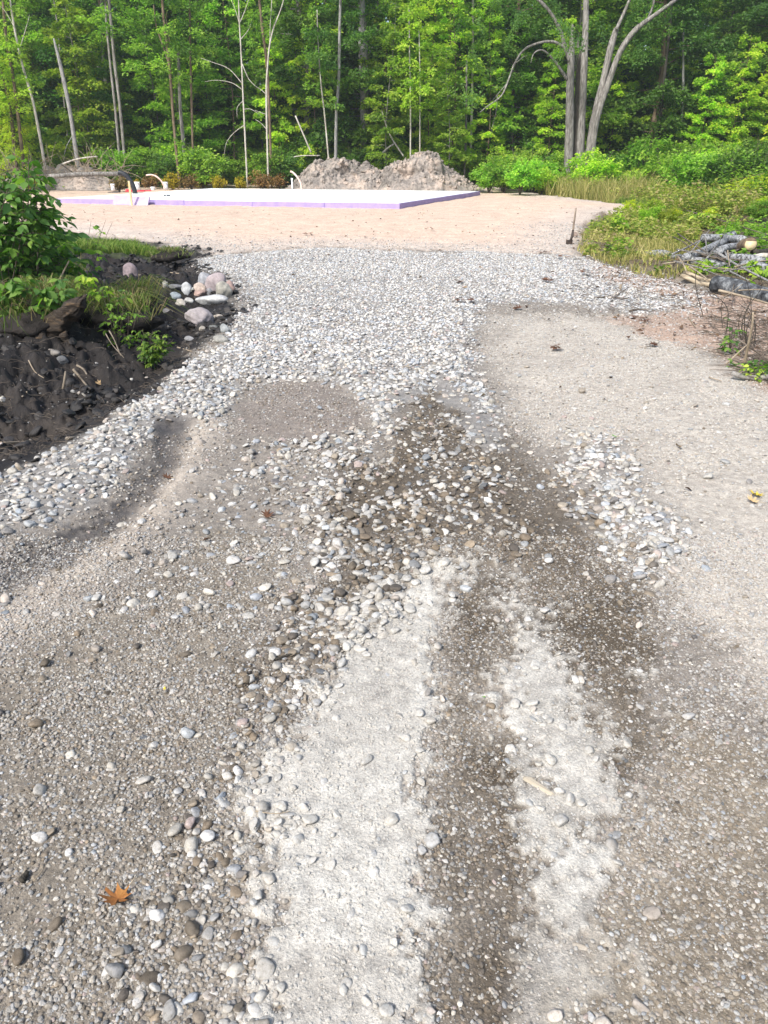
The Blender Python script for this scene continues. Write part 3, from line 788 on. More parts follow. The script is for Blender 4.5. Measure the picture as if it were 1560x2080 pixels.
stem_tree('reddish brown forked trunk beside the twin rough trunks', 39.8, [([(359, 322), (352, 240), (344, 130), (333, 40), (326, -40)], [9, 8, 9, 8, 7])], M_barkb, limbs=[([(345, 135), (332, 95), (318, 55), (312, 10)], [6, 5, 4, 3]), ([(346, 92), (338, 40), (340, 20)], [2.5, 2, 1])], crown=(4, 10, 2.4, 2600, .16, M_leaf, 4))
stem_tree('short stout grey trunk just right of the reddish forked trunk', 40.3, [([(375, 322), (371, 270), (366, 215), (362, 100)], [11, 11, 10, 8])], M_bark, crown=(5.5, 9, 1.8, 1400, .15, M_dark, 5))
stem_tree('straight orange-brown slim trunk left of the bare white tree', 40.4, [([(388, 330), (389, 200), (386, 80), (385, -40)], [7, 7, 6, 5])], M_barkb, crown=(5, 9, 1.8, 1500, .15, M_leaf, 6))
stem_tree('bare white dead tree with long arching twigs, fully leafless', 39.5, [([(497, 300), (494, 200), (490, 110), (486, 40), (484, -40)], [6, 5, 4.5, 4, 3])], M_pale, name='dead_tree', cat='dead tree', jit=.05,
  limbs=[([(492, 170), (465, 140), (430, 126), (408, 118)], [3, 2, 1.6, 1]), ([(492, 182), (470, 168), (440, 163), (416, 166)], [2.6, 2, 1.5, .8]), ([(492, 130), (505, 160), (520, 176)], [3, 2.4, 1.4]), ([(489, 80), (505, 60), (512, 40)], [2.4, 1.6, .8]), ([(487, 50), (478, 20), (470, 0)], [2.4, 1.6, 1]), ([(488, 45), (500, 15), (508, -10)], [2.4, 1.6, 1]), ([(495, 255), (475, 270), (460, 290), (455, 318)], [2.6, 2, 1.6, 1]), ([(496, 222), (510, 222), (530, 235)], [2.4, 1.8, 1]), ([(494, 205), (482, 218), (482, 240)], [2, 1.5, .8])])
stem_tree('brown crooked trunk hugging the thin white double-topped tree', 40.0, [([(548, 310), (546, 200), (541, 120), (532, 50), (524, -30)], [7, 8, 9, 8, 7])], M_barkb, crown=(5.5, 9.5, 1.6, 1300, .15, M_leaf, 7))
stem_tree('thin white tree that splits into two bare tops', 39.4, [([(540, 300), (541, 200), (544, 130), (548, 90), (556, 55)], [6, 6, 5, 4.5, 4])], M_pale, jit=.05, name='dead_tree', cat='dead tree',
  limbs=[([(556, 55), (570, 20), (582, -20)], [4, 3, 2]), ([(548, 95), (549, 50), (553, -10)], [3, 2.5, 2]), ([(541, 192), (530, 182), (520, 176)], [2.5, 1.8, 1]), ([(540, 232), (528, 228), (518, 224)], [2, 1.5, 1]), ([(541, 262), (530, 250), (519, 243)], [2.5, 1.8, 1])])
stem_tree('thin pale sapling stem leaning left behind the left dirt mound', 40.4, [([(672, 325), (660, 240), (652, 170), (646, 80), (644, 20)], [5.5, 5, 4, 3.5, 3])], M_pale, crown=(3.5, 8, 1.4, 1300, .14, M_leaf, 8))
stem_tree('dark crowned tree with a grey blotched trunk behind the left mound', 40.6, [([(680, 335), (683, 240), (688, 165), (690, 60), (692, -20)], [10, 9, 9, 8, 7])], M_silver, crown=(4.6, 10.5, 2.4, 4200, .16, M_dark, 9))
stem_tree('thick shaggy grey dead snag in the middle of the wood', 43.2, [([(738, 335), (738, 250), (740, 180), (739, 90), (736, 30), (735, -40)], [17, 19, 21, 21, 16, 12])], M_silver, limbs=[([(734, 190), (731, 120), (730, 55)], [8, 7, 4]), ([(746, 115), (754, 100), (758, 94)], [6, 5, 2])], name='dead_tree', cat='dead tree', jit=.35)
stem_tree('straight thin pole-like stem rising behind the taller dirt mound', 40.2, [([(834, 335), (834, 220), (832, 110), (831, 20)], [5, 4.5, 4, 3])], M_pale, crown=(3.2, 8, 1.6, 1700, .15, M_lime, 10))
stem_tree('second thin pole-like stem directly behind the crest of the taller mound', 40.2, [([(854, 325), (853, 220), (853, 150), (851, 60)], [4.5, 4, 3.5, 3])], M_pale, crown=(3, 8, 1.6, 1700, .15, M_lime, 11))
stem_tree('pale straight birch trunk between mounds and grey many-stemmed tree', 42.6, [([(956, 335), (958, 240), (960, 120), (961, -30)], [7, 7, 7, 6])], M_pale, crown=(6, 10, 1.6, 1200, .15, M_leaf, 12))
stem_tree('short grey trunk low in the shade beside the pale straight birch', 41.5, [([(945, 330), (946, 270), (947, 220), (948, 120)], [7, 7, 6, 5])], M_bark)
mt = stem_tree('big grey many-stemmed tree with broken tops right of the sand', 38, [
  ([(1157, 345), (1157, 260), (1158, 180), (1161, 110), (1162, 70), (1163, 50)], [26, 22, 20, 15, 11, 4]),
  ([(1180, 345), (1182, 240), (1187, 120), (1190, 40), (1191, -50)], [24, 19, 17, 15, 13], .6),
  ([(1168, 345), (1172, 240), (1175, 150), (1179, 105)], [20, 17, 14, 5], 1.1, M_barkd),
  ([(1190, 345), (1205, 250), (1225, 165), (1240, 100), (1252, 58)], [22, 18, 16, 17, 13], .2),
  ([(1197, 345), (1208, 260), (1232, 180), (1260, 105), (1290, 62), (1320, 38), (1372, 0), (1400, -25)], [22, 18, 16, 14, 13, 10, 8, 6], -.4)],
  M_bark, limbs=[
  ([(1158, 125), (1147, 92), (1138, 62), (1118, 25), (1088, -5), (1060, -20)], [14, 11, 10, 9, 8, 6], -.3),
  ([(1150, 100), (1128, 86), (1100, 86), (1066, 100), (1045, 130), (1032, 165), (1018, 195), (990, 216), (975, 228)], [9, 8, 7, 6, 5.5, 5, 4, 3, 2], -1.5),
  ([(1152, 162), (1138, 140), (1122, 118), (1102, 102), (1085, 108), (1078, 128)], [9, 8, 6, 4.5, 3, 1.5], -.8),
  ([(1030, 170), (1012, 190), (1000, 205)], [3, 2, 1], -.2),
  ([(1316, 40), (1326, 12), (1332, -20)], [7, 6, 5]), ([(1252, 60), (1268, 25), (1285, -15)], [11, 9, 8]),
  ([(1010, 195), (1008, 225), (995, 278)], [2, 1.4, .8], -.1), ([(1040, 135), (1060, 118), (1072, 112)], [2.5, 2, 1])], name='tree')
r = np.random.default_rng(77); br = []
for k in range(64):
    a_, b_ = r.uniform(960, 1400), r.uniform(-330, 95 if k % 3 else 200)
    if k % 3 == 0: a_ = r.uniform(940, 1100)
    br.append((np.array(pt(a_, b_, 38 + r.normal(0, 1.2)) - mt.location), np.array([r.normal(), r.normal(), -.25]) / 1.4, r.uniform(.9, 1.9)))
lb = MB(); leaf_cloud(lb, *sprays(r, br, 11500, .11, .12, .35, .05, .35)); link('crown', lb.mesh('crown', M_dark, False, True), mt)
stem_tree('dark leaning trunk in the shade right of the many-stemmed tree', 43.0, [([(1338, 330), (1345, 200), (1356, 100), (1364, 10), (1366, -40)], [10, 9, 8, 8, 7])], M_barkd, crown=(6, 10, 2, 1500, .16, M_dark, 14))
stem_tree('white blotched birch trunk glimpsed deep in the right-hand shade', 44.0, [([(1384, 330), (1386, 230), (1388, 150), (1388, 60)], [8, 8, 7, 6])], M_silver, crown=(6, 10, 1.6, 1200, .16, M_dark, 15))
# fallen thin stems and leaning twigs inside the edge
for i, (P_, w_) in enumerate([([(600, 235), (615, 270), (632, 310)], 3), ([(565, 335), (600, 318), (650, 316)], 2), ([(770, 320), (782, 305), (800, 292)], 3.5), ([(820, 318), (808, 300), (790, 270), (775, 225)], 3)]):
    b = base_at(P_[0][0], 40.2); mb = MB(); mb.tube(smooth_path([pt(a, c, 40.2) - b for a, c in P_], 4), w_ * pxm(40) * .5, 5)
    o = link('dead_branch', mb.mesh('dead_branch', M_pale), None, b)
    tag(o, ['pale dead branch leaning down left of the thin sapling stem', 'thin pale twig lying across the shrubs behind the slab', 'pale stick rising from the gap between the dirt mounds', 'thin bare bent stem above the gap between the mounds'][i], 'branch')

# the yellow-green tree that closes the right side
def big_side_tree(seed, D, px, label, h, spread, nl, leafm, size=.15, zb=.5, tint=None):
    r = np.random.default_rng(seed)
    tr = wobble(r, h, .3); o0 = tr(0)
    trk = lambda z: tr(z) - np.array([o0[0], o0[1], 0])
    mb = MB(); zs = np.linspace(-.3, h, 10); mb.tube([trk(z) for z in zs], [.13 * (1 - .8 * max(z, 0) / h) for z in zs], 9, False)
    br = mk_branches(r, 95, zb, h, spread * .55, spread, trk, (-.1, .55), .45)
    branch_tubes(mb, br, .009)
    lb = MB(); leaf_cloud(lb, *sprays(r, br, nl, size, .07, .17, .25, .2), wd=.2)
    return put_tree('tree', (mb.mesh('trunk', M_barkb), lb.mesh('crown', leafm, False, True)), label, 'tree', None, base_at(px, D), 0, 1.0, tint)
big_side_tree(401, 27, 1625, 'bright yellow-green tree hanging in from the right edge', 9.5, 3.5, 19000, M_lime, .16, .8, (1.45, 1.2, .9))
big_side_tree(402, 35, 1590, 'darker green tree behind the bright yellow-green one at right', 9, 2.8, 9000, M_leaf, .15, 1.0)
big_side_tree(403, 34, -75, 'yellowish green tree at the far left beyond the leafy bush', 8.5, 2.6, 6500, M_lime, .15, 1.2, (1.25, 1.1, .8))
big_side_tree(404, 39.5, 95, 'bushy golden green tree between the tan leaning trunks', 5.2, 1.5, 5200, M_lime, .14, .5, (1.35, 1.12, .8))

# ------------------------------------------------------------------ shrubs along the edge of the wood
SZ = {'l': 'beside the fallen log', 'm': 'behind the concrete slab, left of the mounds', 'c': 'behind the dirt mounds', 'r': 'at the foot of the many-stemmed tree', 'e': 'behind the brush pile'}
rs = np.random.default_rng(66)
def shrub(px, D, k, s_, tint=1.0, label=None, zs=None, pool=SHRUB):
    z = zone(px)
    put_tree('shrub', pool[k], label or 'bushy green shrub ' + SZ[z], 'shrub', None if label else 'green shrubs ' + SZ[z], base_at(px, D), rs.uniform(0, 6.28), s_, (tint * rs.uniform(.9, 1.15), tint, tint * rs.uniform(.8, 1.1)), ('stem', 'foliage'))
for px in np.arange(290, 620, 38): shrub(px + rs.normal(0, 9), 40.3 + rs.normal(0, .4), int(rs.integers(4)), rs.uniform(.85, 1.5), rs.uniform(.9, 1.25))
for px in np.arange(600, 1000, 52): shrub(px + rs.normal(0, 9), 42.0 + rs.normal(0, .4), int(rs.integers(4)), rs.uniform(.9, 1.5), rs.uniform(.7, 1.1))
for px in np.arange(985, 1430, 36): shrub(px + rs.normal(0, 8), 36.5 + rs.normal(0, .6), int(rs.choice([0, 1, 2, 2])), rs.uniform(.75, 1.25), rs.uniform(1.0, 1.4))
for px in np.arange(1000, 1560, 48): shrub(px + rs.normal(0, 8), 39.0 + rs.normal(0, .6), int(rs.integers(4)), rs.uniform(1.1, 1.75), rs.uniform(.8, 1.2))
for px in np.arange(-60, 300, 50): shrub(px, 41.5 + rs.normal(0, .4), int(rs.integers(4)), rs.uniform(.8, 1.3), rs.uniform(.8, 1.1))
for px in np.arange(1420, 1760, 60): shrub(px, 30 + rs.normal(0, 1), int(rs.integers(4)), rs.uniform(.9, 1.5), rs.uniform(.8, 1.1))
shrub(1035, 33.5, 2, 1.0, 1.5, 'bright green shrub at the right foot of the mounds by the sand')
shrub(1003, 36.5, 0, .95, 1.2, 'leafy green shrub touching the right tail of the taller mound')
shrub(1075, 34, 1, .75, 1.2, 'light green low shrub left of the yellowed tall grass')
shrub(1350, 31, 2, 1.25, 1.2, 'green shrub right of the yellowed tall grass')
shrub(1170, 35.5, 1, 1.35, 1.3, 'light green shrub growing against the grey stems')
YL = [(122, 36.9, 0, 1.1, 'bright golden yellow bush beside the leaning tan trunk'), (385, 38.5, 0, 1.0, 'golden yellow bush behind the white bent pipe'), (345, 39, 1, .85, 'orange-brown withered bush behind the white pipes'), (420, 38.8, 1, .9, 'withered brown bush at the left behind the slab'), (470, 38.6, 0, .85, 'yellowing bush in the middle behind the slab'), (512, 38.8, 0, .75, 'low yellow bush behind the slab left of the curved pipes'), (552, 38.8, 1, 1.1, 'dry rusty bush next to the left mound'), (585, 39.5, 1, .9, 'brown leafy bush touching the left mound'), (284, 37, 1, .8, 'withered brown bush near the end of the fallen log'), (440, 39.6, 0, .9, 'pale yellow bush among the withered ones'), (316, 38.3, 0, .6, 'low yellowing bush left of the white bent pipe')]
for px, D, k, s_, lab in YL: shrub(px, D, k, s_, 1.0, lab, None, YSHRUB)

# ------------------------------------------------------------------ slab with its foam edge
ZS = .275
FR = gp(812, 413, ZS); FL = gp(113, 402.5, ZS); BRp = gp(975, 388.3, ZS)
ex = (FL - FR); LX = ex.length; ex.normalize(); ey = Vector((-ex.y, ex.x, 0)); 
if ey.y < 0: ey = -ey
LY = (BRp - FR).length
ey = (BRp - FR).normalized()
slab = thing('concrete_slab', 'long pale concrete slab edged with purple foam on the sand', 'concrete slab', (FR.x, FR.y, 0))
def slab_pt(u, v, z): return np.array((ex * u + ey * v)[:2] + (z,)) if False else np.array([ex.x * u + ey.x * v, ex.y * u + ey.y * v, z])
def prism(corn, z0, z1):
    V = [list(c[:2]) + [z0] for c in corn] + [list(c[:2]) + [z1] for c in corn]
    return np.array(V), np.array([[3,2,1,0],[4,5,6,7],[0,1,5,4],[1,2,6,5],[2,3,7,6],[3,0,4,7]])
mb = MB(); mb.add(*prism([slab_pt(.05, .05, 0), slab_pt(LX - .05, .05, 0), slab_pt(LX - .05, LY - .05, 0), slab_pt(.05, LY - .05, 0)], -.1, ZS))
link('slab_top', mb.mesh('slab_top', M_conc, False), slab)
nb = 5
for k in range(nb):
    u0, u1 = LX * k / nb + .006, LX * (k + 1) / nb - .006
    mb = MB(); mb.add(*prism([slab_pt(u0, -.003 - .004 * (k % 2), 0), slab_pt(u1, -.003 - .004 * (k % 2), 0), slab_pt(u1, .047, 0), slab_pt(u0, .047, 0)], -.15, ZS - .006 - .004 * (k % 3)))
    link('foam_board', mb.mesh('foam_board', M_foam, False), slab)
for k in range(4):
    v0, v1 = LY * k / 4 + .056, LY * (k + 1) / 4 + .046
    mb = MB(); mb.add(*prism([slab_pt(-.003, v0, 0), slab_pt(.047, v0, 0), slab_pt(.047, v1, 0), slab_pt(-.003, v1, 0)], -.15, ZS - .006 - .003 * (k % 2)))
    link('foam_board', mb.mesh('foam_board', M_foam, False), slab)
# things on and against the slab
def at_slab(px, py): return gp(px, py, ZS)
def pipe(px, py, hpx, wpx, label, mat, curve=None, name='pipe', z=ZS):
    b = gp(px, py, z); k = b.y / FPX
    mb = MB()
    if curve: P_ = smooth_path([Vector(((a - px) * k, 0, (py - c) * k)) for a, c in curve], 6)
    else: P_ = [Vector((0, 0, f * hpx * k)) for f in (0, .5, 1)]
    mb.tube(P_, wpx * k * .5, 12)
    if not curve: mb.tube([(0, 0, hpx * k * .78), (0, 0, hpx * k + .012)], wpx * k * .5 + .012, 12)
    o = link(name, mb.mesh(name, mat), None, b); tag(o, label, 'pipe'); return o
pipe(270, 393, 0, 9, 'bent black pipe arching out of the slab behind the wooden stake', M_pipeb, [(275, 397), (272, 380), (266, 367), (257, 359), (248, 357)])
pipe(230, 387, 11, 7, 'short white pipe stub left of the bent black pipe', M_pipew)
pipe(280, 386.5, 14, 9, 'white pipe stub just right of the bent black pipe', M_pipew)
pipe(311, 386, 5, 8, 'very short white pipe stub near the bent white pipe', M_pipew)
pipe(337, 385.5, 13, 9, 'upright white pipe at the foot of the bent white pipe', M_pipew)
pipe(333, 387, 0, 2.8, 'thin pinkish white pipe bent over to the left in an arch', M_pipep, [(335, 385), (331, 372), (322, 363), (312, 360), (303, 361)])
pipe(594, 386, 20, 2.6, 'thin white upright pipe at the left foot of the mounds', M_pipew)
pipe(613, 386, 0, 3.4, 'thin pinkish pipe arching left in front of the mounds', M_pipep, [(613, 387), (611, 373), (605, 363), (598, 356), (593, 354)])
b = at_slab(275, 389); mb = MB()
mb.box((0, 0, .02), (.75, .28, .035)); mb.box((.35, .1, .03), (.5, .2, .03), Matrix.Rotation(.4, 3, 'Z')); mb.box((-.2, 0, .05), (.3, .22, .03), Matrix.Rotation(.15, 3, 'Y'))
tag(link('tarp', mb.mesh('tarp', M_red, False), None, b), 'crumpled red sheet lying on the slab behind the black pipe', 'tarp')
b = at_slab(232, 391); mb = MB(); mb.box((0, 0, .012), (.42, .3, .022)); mb.box((.05, .02, .03), (.25, .2, .012), Matrix.Rotation(.3, 3, 'Z'))
tag(link('board', mb.mesh('board', M_navy, False), None, b), 'small dark flat board on the slab left of the black pipe', 'board')
b = at_slab(338, 398); mb = MB()
for dx in (-.05, .04, .1): mb.box((dx, .03 * dx, .02), (.05, .06, .04), Matrix.Rotation(dx * 5, 3, 'Z'))
tag(link('debris', mb.mesh('debris', M_navy, False), None, b), 'small dark scraps lying on the slab near the white pipes', 'debris')
def leaning(px0, px1, ytop, ybot, label, mat, tilt, dy):
    # a foam offcut resting against the slab edge
    f = (812 - (px0 + px1) / 2) / (812 - 113)
    c = FR + ex * (LX * f); k = c.y / FPX; wd_ = (px1 - px0) * k
    mb = MB(); mb.box((0, 0, .0), (wd_, .05, (ybot - ytop) * k * 1.08), Matrix.Rotation(tilt, 3, 'X'))
    zc = .5 * ((CAM_H + ray(px0, ytop).z / ray(px0, ytop).y * c.y) + (CAM_H + ray(px0, ybot).z / ray(px0, ybot).y * c.y))
    o = link('foam_offcut', mb.mesh('foam_offcut', mat, False), None, (c.x, c.y - dy, zc), (0, 0, math.atan2(-ex.y, -ex.x)))
    tag(o, label, 'foam board', 'foam offcuts leaning on the slab edge')
leaning(246, 284, 398, 414, 'pale lilac foam offcut propped behind the wooden stake', M_foamp, -.35, .16)
leaning(284, 323, 400, 416.5, 'lilac foam offcut right of the wooden stake, darker end showing', M_foamp, -.6, .26)
b = gp(268, 417, .12); k = b.y / FPX; mb = MB(); mb.box((0, 0, .30), (.06, .05, .85)); 
tag(link('stake', mb.mesh('stake', M_stake, False), None, b), 'short pale wooden stake in the sand before the black pipe', 'stake')

# ------------------------------------------------------------------ dirt mounds behind the slab
def mound(label, prof, D, thick, seed):
    xs = np.array([a for a, _ in prof], float); ys = np.array([b for _, b in prof], float)
    nx, nv = 150, 90
    px = np.linspace(xs[0], xs[-1], nx); py = np.interp(px, xs, ys)
    Z = np.array([pt(a, b, D).z for a, b in zip(px, py)]); X = np.array([pt(a, 350, D).x for a in px])
    x0 = X.mean(); z0 = H1(x0, D - thick); v = np.linspace(-1, 1, nv)
    XX, VV = np.meshgrid(X - x0, v, indexing='ij'); ZZ = (Z - z0)[:, None].clip(0)
    sh = (1 - np.abs(VV) ** 1.5) ** .9
    w_ = (.35 + .65 * (ZZ / ZZ.max()) ** .6)
    YY = VV * thick * w_
    base = ZZ * sh
    n1 = fbm(XX * 1.1 + seed, (YY + base) * 1.1, seed, 5); n2 = np.abs(fbm(XX * 4 + seed, (YY - base) * 4, seed + 3, 4)); n3 = fbm(XX * 14, (YY + 2 * base) * 14, seed + 5, 3)
    amp = np.clip(base * 1.3, .0, 1)
    base = base + amp * (.18 * n1 + .10 * n2 + .03 + .014 * n3) - .03
    YY = YY - amp * (.55 * n1 + .2 * n2)
    V = np.stack([XX, YY, base], -1).reshape(-1, 3)
    i, j = np.meshgrid(np.arange(nx - 1), np.arange(nv - 1), indexing='ij')
    q = np.stack([i * nv + j, (i + 1) * nv + j, (i + 1) * nv + j + 1, i * nv + j + 1], -1).reshape(-1, 4)
    t = thing('dirt_mound', label, 'dirt mound', (x0, D, z0))
    link('earth', mesh('earth', V, q, M_soil, True), t)
    r = np.random.default_rng(seed); mb = MB()
    for k_ in range(240):
        a = int(r.integers(3, nx - 3)); b_ = int(nv * r.uniform(.08, .6)); p = V[a * nv + b_]
        if p[2] < .05 and r.random() < .7: continue
        s_ = r.uniform(.03, .11) * (1.6 if r.random() < .12 else 1)
        Pc, Fc = ICO1 if True else ICO2
        mb.add(Pc * s_ * r.uniform(.6, 1.2, 3) * (1 + .25 * r.normal(size=(len(Pc), 1))) + p, Fc)
    o = link('clods', mb.mesh('clods', M_soil, False), t); o['kind'] = 'stuff'
    return t
mound('broad pale mound of dug earth behind the slab, the lower left one', [(575, 388), (598, 372), (612, 358), (630, 338), (642, 327), (655, 331), (670, 325), (684, 322), (698, 320), (712, 325), (728, 334), (748, 333), (762, 338), (778, 346), (800, 362), (820, 388)], 38.6, 2.6, 11)
mound('taller lumpy mound of dug earth behind the slab at right', [(745, 388), (770, 358), (785, 340), (796, 331), (812, 326), (828, 327), (838, 315), (850, 309), (866, 306), (880, 308), (892, 312), (897, 328), (906, 340), (926, 352), (942, 360), (955, 371), (975, 381), (1000, 388)], 38.0, 2.6, 23)

# ------------------------------------------------------------------ boulders and stones in the mud
def rock(px, py, wpx, hpx, colr, label, seed, flat=None, group=None):
    b = gz(px, py + hpx * .42); D = math.hypot(b.y, CAM_H) ; k = D / FPX
    Pm, Fm = stone_shape(np.random.default_rng(seed), ICO4, 7, 7., 1.0, .03)
    wx_, wz_ = wpx * k, hpx * k
    Pm = Pm * np.array([wx_ * .52, max(wx_ * .42, wz_ * .4), wz_ * .62])
    me = mesh('rock', Pm, Fm, M_boulder, True)
    o = link('rock', me, None, (b.x, b.y + wx_ * .2, b.z + wz_ * .40), (0, 0, (seed % 7) * .13 - .4)); o.color = (*colr, 1)
    tag(o, label, 'rock', group)
RK = [(265,552,34,30,(.20,.165,.175),'purplish grey rock alone at the edge of the grass patch'),
 (418,572,46,26,(.27,.28,.30),'large blue-grey rock at the back of the rock heap'),
 (437,578,44,34,(.33,.285,.29),'big pinkish rock on top of the rock heap'),
 (455,592,30,30,(.30,.29,.25),'greenish rounded rock at the front of the rock heap'),
 (468,585,24,22,(.27,.195,.175),'reddish rock at the right end of the rock heap'),
 (406,592,30,20,(.40,.33,.28),'peach coloured rock in the middle of the rock heap'),
 (404,601,30,12,(.30,.215,.185),'flat reddish stone under the peach coloured rock'),
 (379,592,22,23,(.38,.40,.41),'angular whitish rock left of the peach coloured one'),
 (354,598,27,13,(.26,.30,.33),'flat blue-grey stone at the left of the rock heap'),
 (357,587,28,10,(.15,.155,.165),'dark flat stone behind the flat blue-grey one'),
 (337,590,13,13,(.38,.37,.34),'small whitish stone at the far left of the rock heap'),
 (394,583,30,16,(.27,.28,.26),'grey-green rock behind the angular whitish one'),
 (426,593,20,14,(.24,.245,.26),'small grey stone wedged under the pinkish rock'),
 (427,612,70,19,(.42,.43,.43),'flat speckled pale slab of stone before the heap'),
 (366,616,20,13,(.42,.39,.34),'cream stone left of the speckled slab'),
 (384,617,17,11,(.40,.40,.38),'small pale stone between cream stone and speckled slab'),
 (404,646,60,40,(.30,.275,.28),'biggest rounded grey boulder below the speckled slab'),
 (443,643,18,9,(.33,.30,.26),'small tan stone right of the biggest boulder'),
 (433,668,21,13,(.13,.135,.13),'small dark stone in front of the biggest boulder'),
 (456,669,23,17,(.24,.26,.265),'smooth grey stone beside the small dark one'),
 (448,691,32,14,(.24,.24,.22),'long low grey stone at the gravel edge'),
 (337,629,24,10,(.28,.265,.245),'flat greyish stone left of the biggest boulder'),
 (384,688,20,10,(.23,.235,.245),'grey stone lying in the mud below the boulder'),
 (410,668,14,9,(.36,.33,.28),'tiny cream stone just below the biggest boulder'),
 (125,737,28,17,(.10,.105,.11),'slanted dark slate in the black mud'),
 (112,717,25,11,(.17,.16,.145),'muddy tan stone above the slanted slate'),
 (5,811,14,13,(.45,.45,.40),'white stone at the left border in the black mud'),
 (318,562,14,8,(.28,.26,.22),'small muddy stone below the purplish rock'),
 (148,795,9,8,(.25,.25,.24),'small grey stone in the mud beside the wood scrap')]
for i, a in enumerate(RK): rock(*a, 500 + i)
# soil clods and bits over the mud
n = 110000
P_ = np.stack([rng.uniform(-7, -.6, n), rng.uniform(2.2, 17, n)], 1); m = masks(P_[:, 0], P_[:, 1])
kp = (rng.random(n) < m['mud'] * (1 - m['turf']) * np.clip(.25 + fbm(P_[:, 0] * 1.5, P_[:, 1] * 1.5, 8, 3) * 1.3, .06, 1)); P_ = P_[kp]; m = {k: v[kp] for k, v in m.items()}; n = len(P_)
s_ = .008 + .05 * rng.random(n) ** 3.5
cc = np.array([.0135, .0118, .0108]) * rng.uniform(.5, 1.0, (n, 1)) ** -2.2 * .7; li = rng.random(n) < .035; cc[li] = np.array([.22, .20, .17]) * rng.uniform(.5, 1.2, (li.sum(), 1)); s_[li] = np.minimum(s_[li], .025)
scatter('soil_clods', np.stack([P_[:, 0], P_[:, 1], Hm(P_[:, 0], P_[:, 1], m) + s_ * .15], 1), rng.uniform(-1, 1, (n, 3)) * np.array([.6, .6, 3.1]), np.stack([s_, s_ * rng.uniform(.7, 1, n), s_ * rng.uniform(.5, 1, n)], 1), rng.integers(0, NV + 6, n), cc, {'label': 'lumps of black soil strewn over the muddy bank', 'category': 'soil'})

# ------------------------------------------------------------------ grass
def blades(mb, P, h, lean, az, wd_, t, curve=1.0):
    n = len(P); d = np.stack([np.cos(az), np.sin(az), np.zeros(n)], 1); sd_ = np.stack([-np.sin(az), np.cos(az), np.zeros(n)], 1)
    tw = rng.uniform(0, 6.283, n); sd_ = np.stack([np.cos(tw), np.sin(tw), np.zeros(n)], 1)
    h1 = h[:, None]; z = np.array([0, 0, 1.]); w1 = wd_[:, None]
    p1 = P + h1 * (.55 * z) + d * (h * lean * .3)[:, None]
    p2 = P + h1 * z * (1 - .45 * lean[:, None] * curve) + d * (h * lean)[:, None]
    V = np.stack([P - sd_ * w1, P + sd_ * w1, p1 + sd_ * w1 * .8, p1 - sd_ * w1 * .8, p2], 1).reshape(-1, 3)
    i = np.arange(n)[:, None] * 5
    mb.add(V, [i + np.array([[0, 1, 2, 3]]), i + np.array([[3, 2, 4]])], np.repeat(t, 5))
def grass_patch(name, pxpoly, n, h, lean, wd_, mat, label, clump=0, zoff=0):
    A = np.array([gp(a, b)[:2] for a, b in pxpoly]); lo, hi = A.min(0), A.max(0)
    Q = rng.uniform(lo, hi, (n * 4, 2)); Q = Q[sdf(A, Q[:, 0], Q[:, 1]) > 0]
    if clump: Q = Q[fbm(Q[:, 0] * clump, Q[:, 1] * clump, 17, 3) > -.08]
    Q = Q[:n]; z = H(Q[:, 0], Q[:, 1]) + zoff; k = len(Q)
    mb = MB(); hh = rng.uniform(*h, k) * (.7 + .5 * (fbm(Q[:, 0] * 2, Q[:, 1] * 2, 19, 2) + .5))
    blades(mb, np.column_stack([Q, z]), hh, rng.uniform(*lean, k), rng.uniform(0, 6.283, k), rng.uniform(.6, 1.3, k) * wd_, rng.random(k))
    return tag(link(name, mb.mesh(name, mat, False, True)), label, 'grass', None, 'stuff')
grass_patch('grass', [(120,500),(180,489),(250,492),(300,500),(325,516),(280,524),(225,530),(150,545),(90,560)], 9000, (.10, .22), (.2, .8), .006, M_grass, 'bright green grass growing on the mud edge beside the bush')
grass_patch('dark_grass', [(-150,560),(60,560),(150,575),(200,600),(120,612),(40,605),(-150,630)], 1500, (.10, .34), (.6, 1.6), .004, M_sodg, 'shaded long grass under the leafy bush')
grass_patch('tall_grass', [(1090,402),(1180,392),(1300,390),(1330,412),(1310,425),(1250,424),(1180,412)], 4600, (.45, 1.3), (.25, 1.1), .010, M_straw, 'tall yellowed grass between the shrubs and the sand', 1.1)
grass_patch('verge_grass', [(1172,508),(1195,472),(1245,450),(1300,440),(1420,470),(1420,550),(1410,572),(1320,568),(1235,545),(1190,528)], 6500, (.08, .26), (.3, .9), .006, M_straw, 'patchy pale grass on the right verge by the shovel', 1.2)
grass_patch('bright_grass', [(1250,425),(1300,400),(1420,398),(1480,415),(1400,430),(1300,436)], 7000, (.2, .5), (.2, .8), .009, M_grass, 'bright sunlit grass behind the right end of the sand', .8)
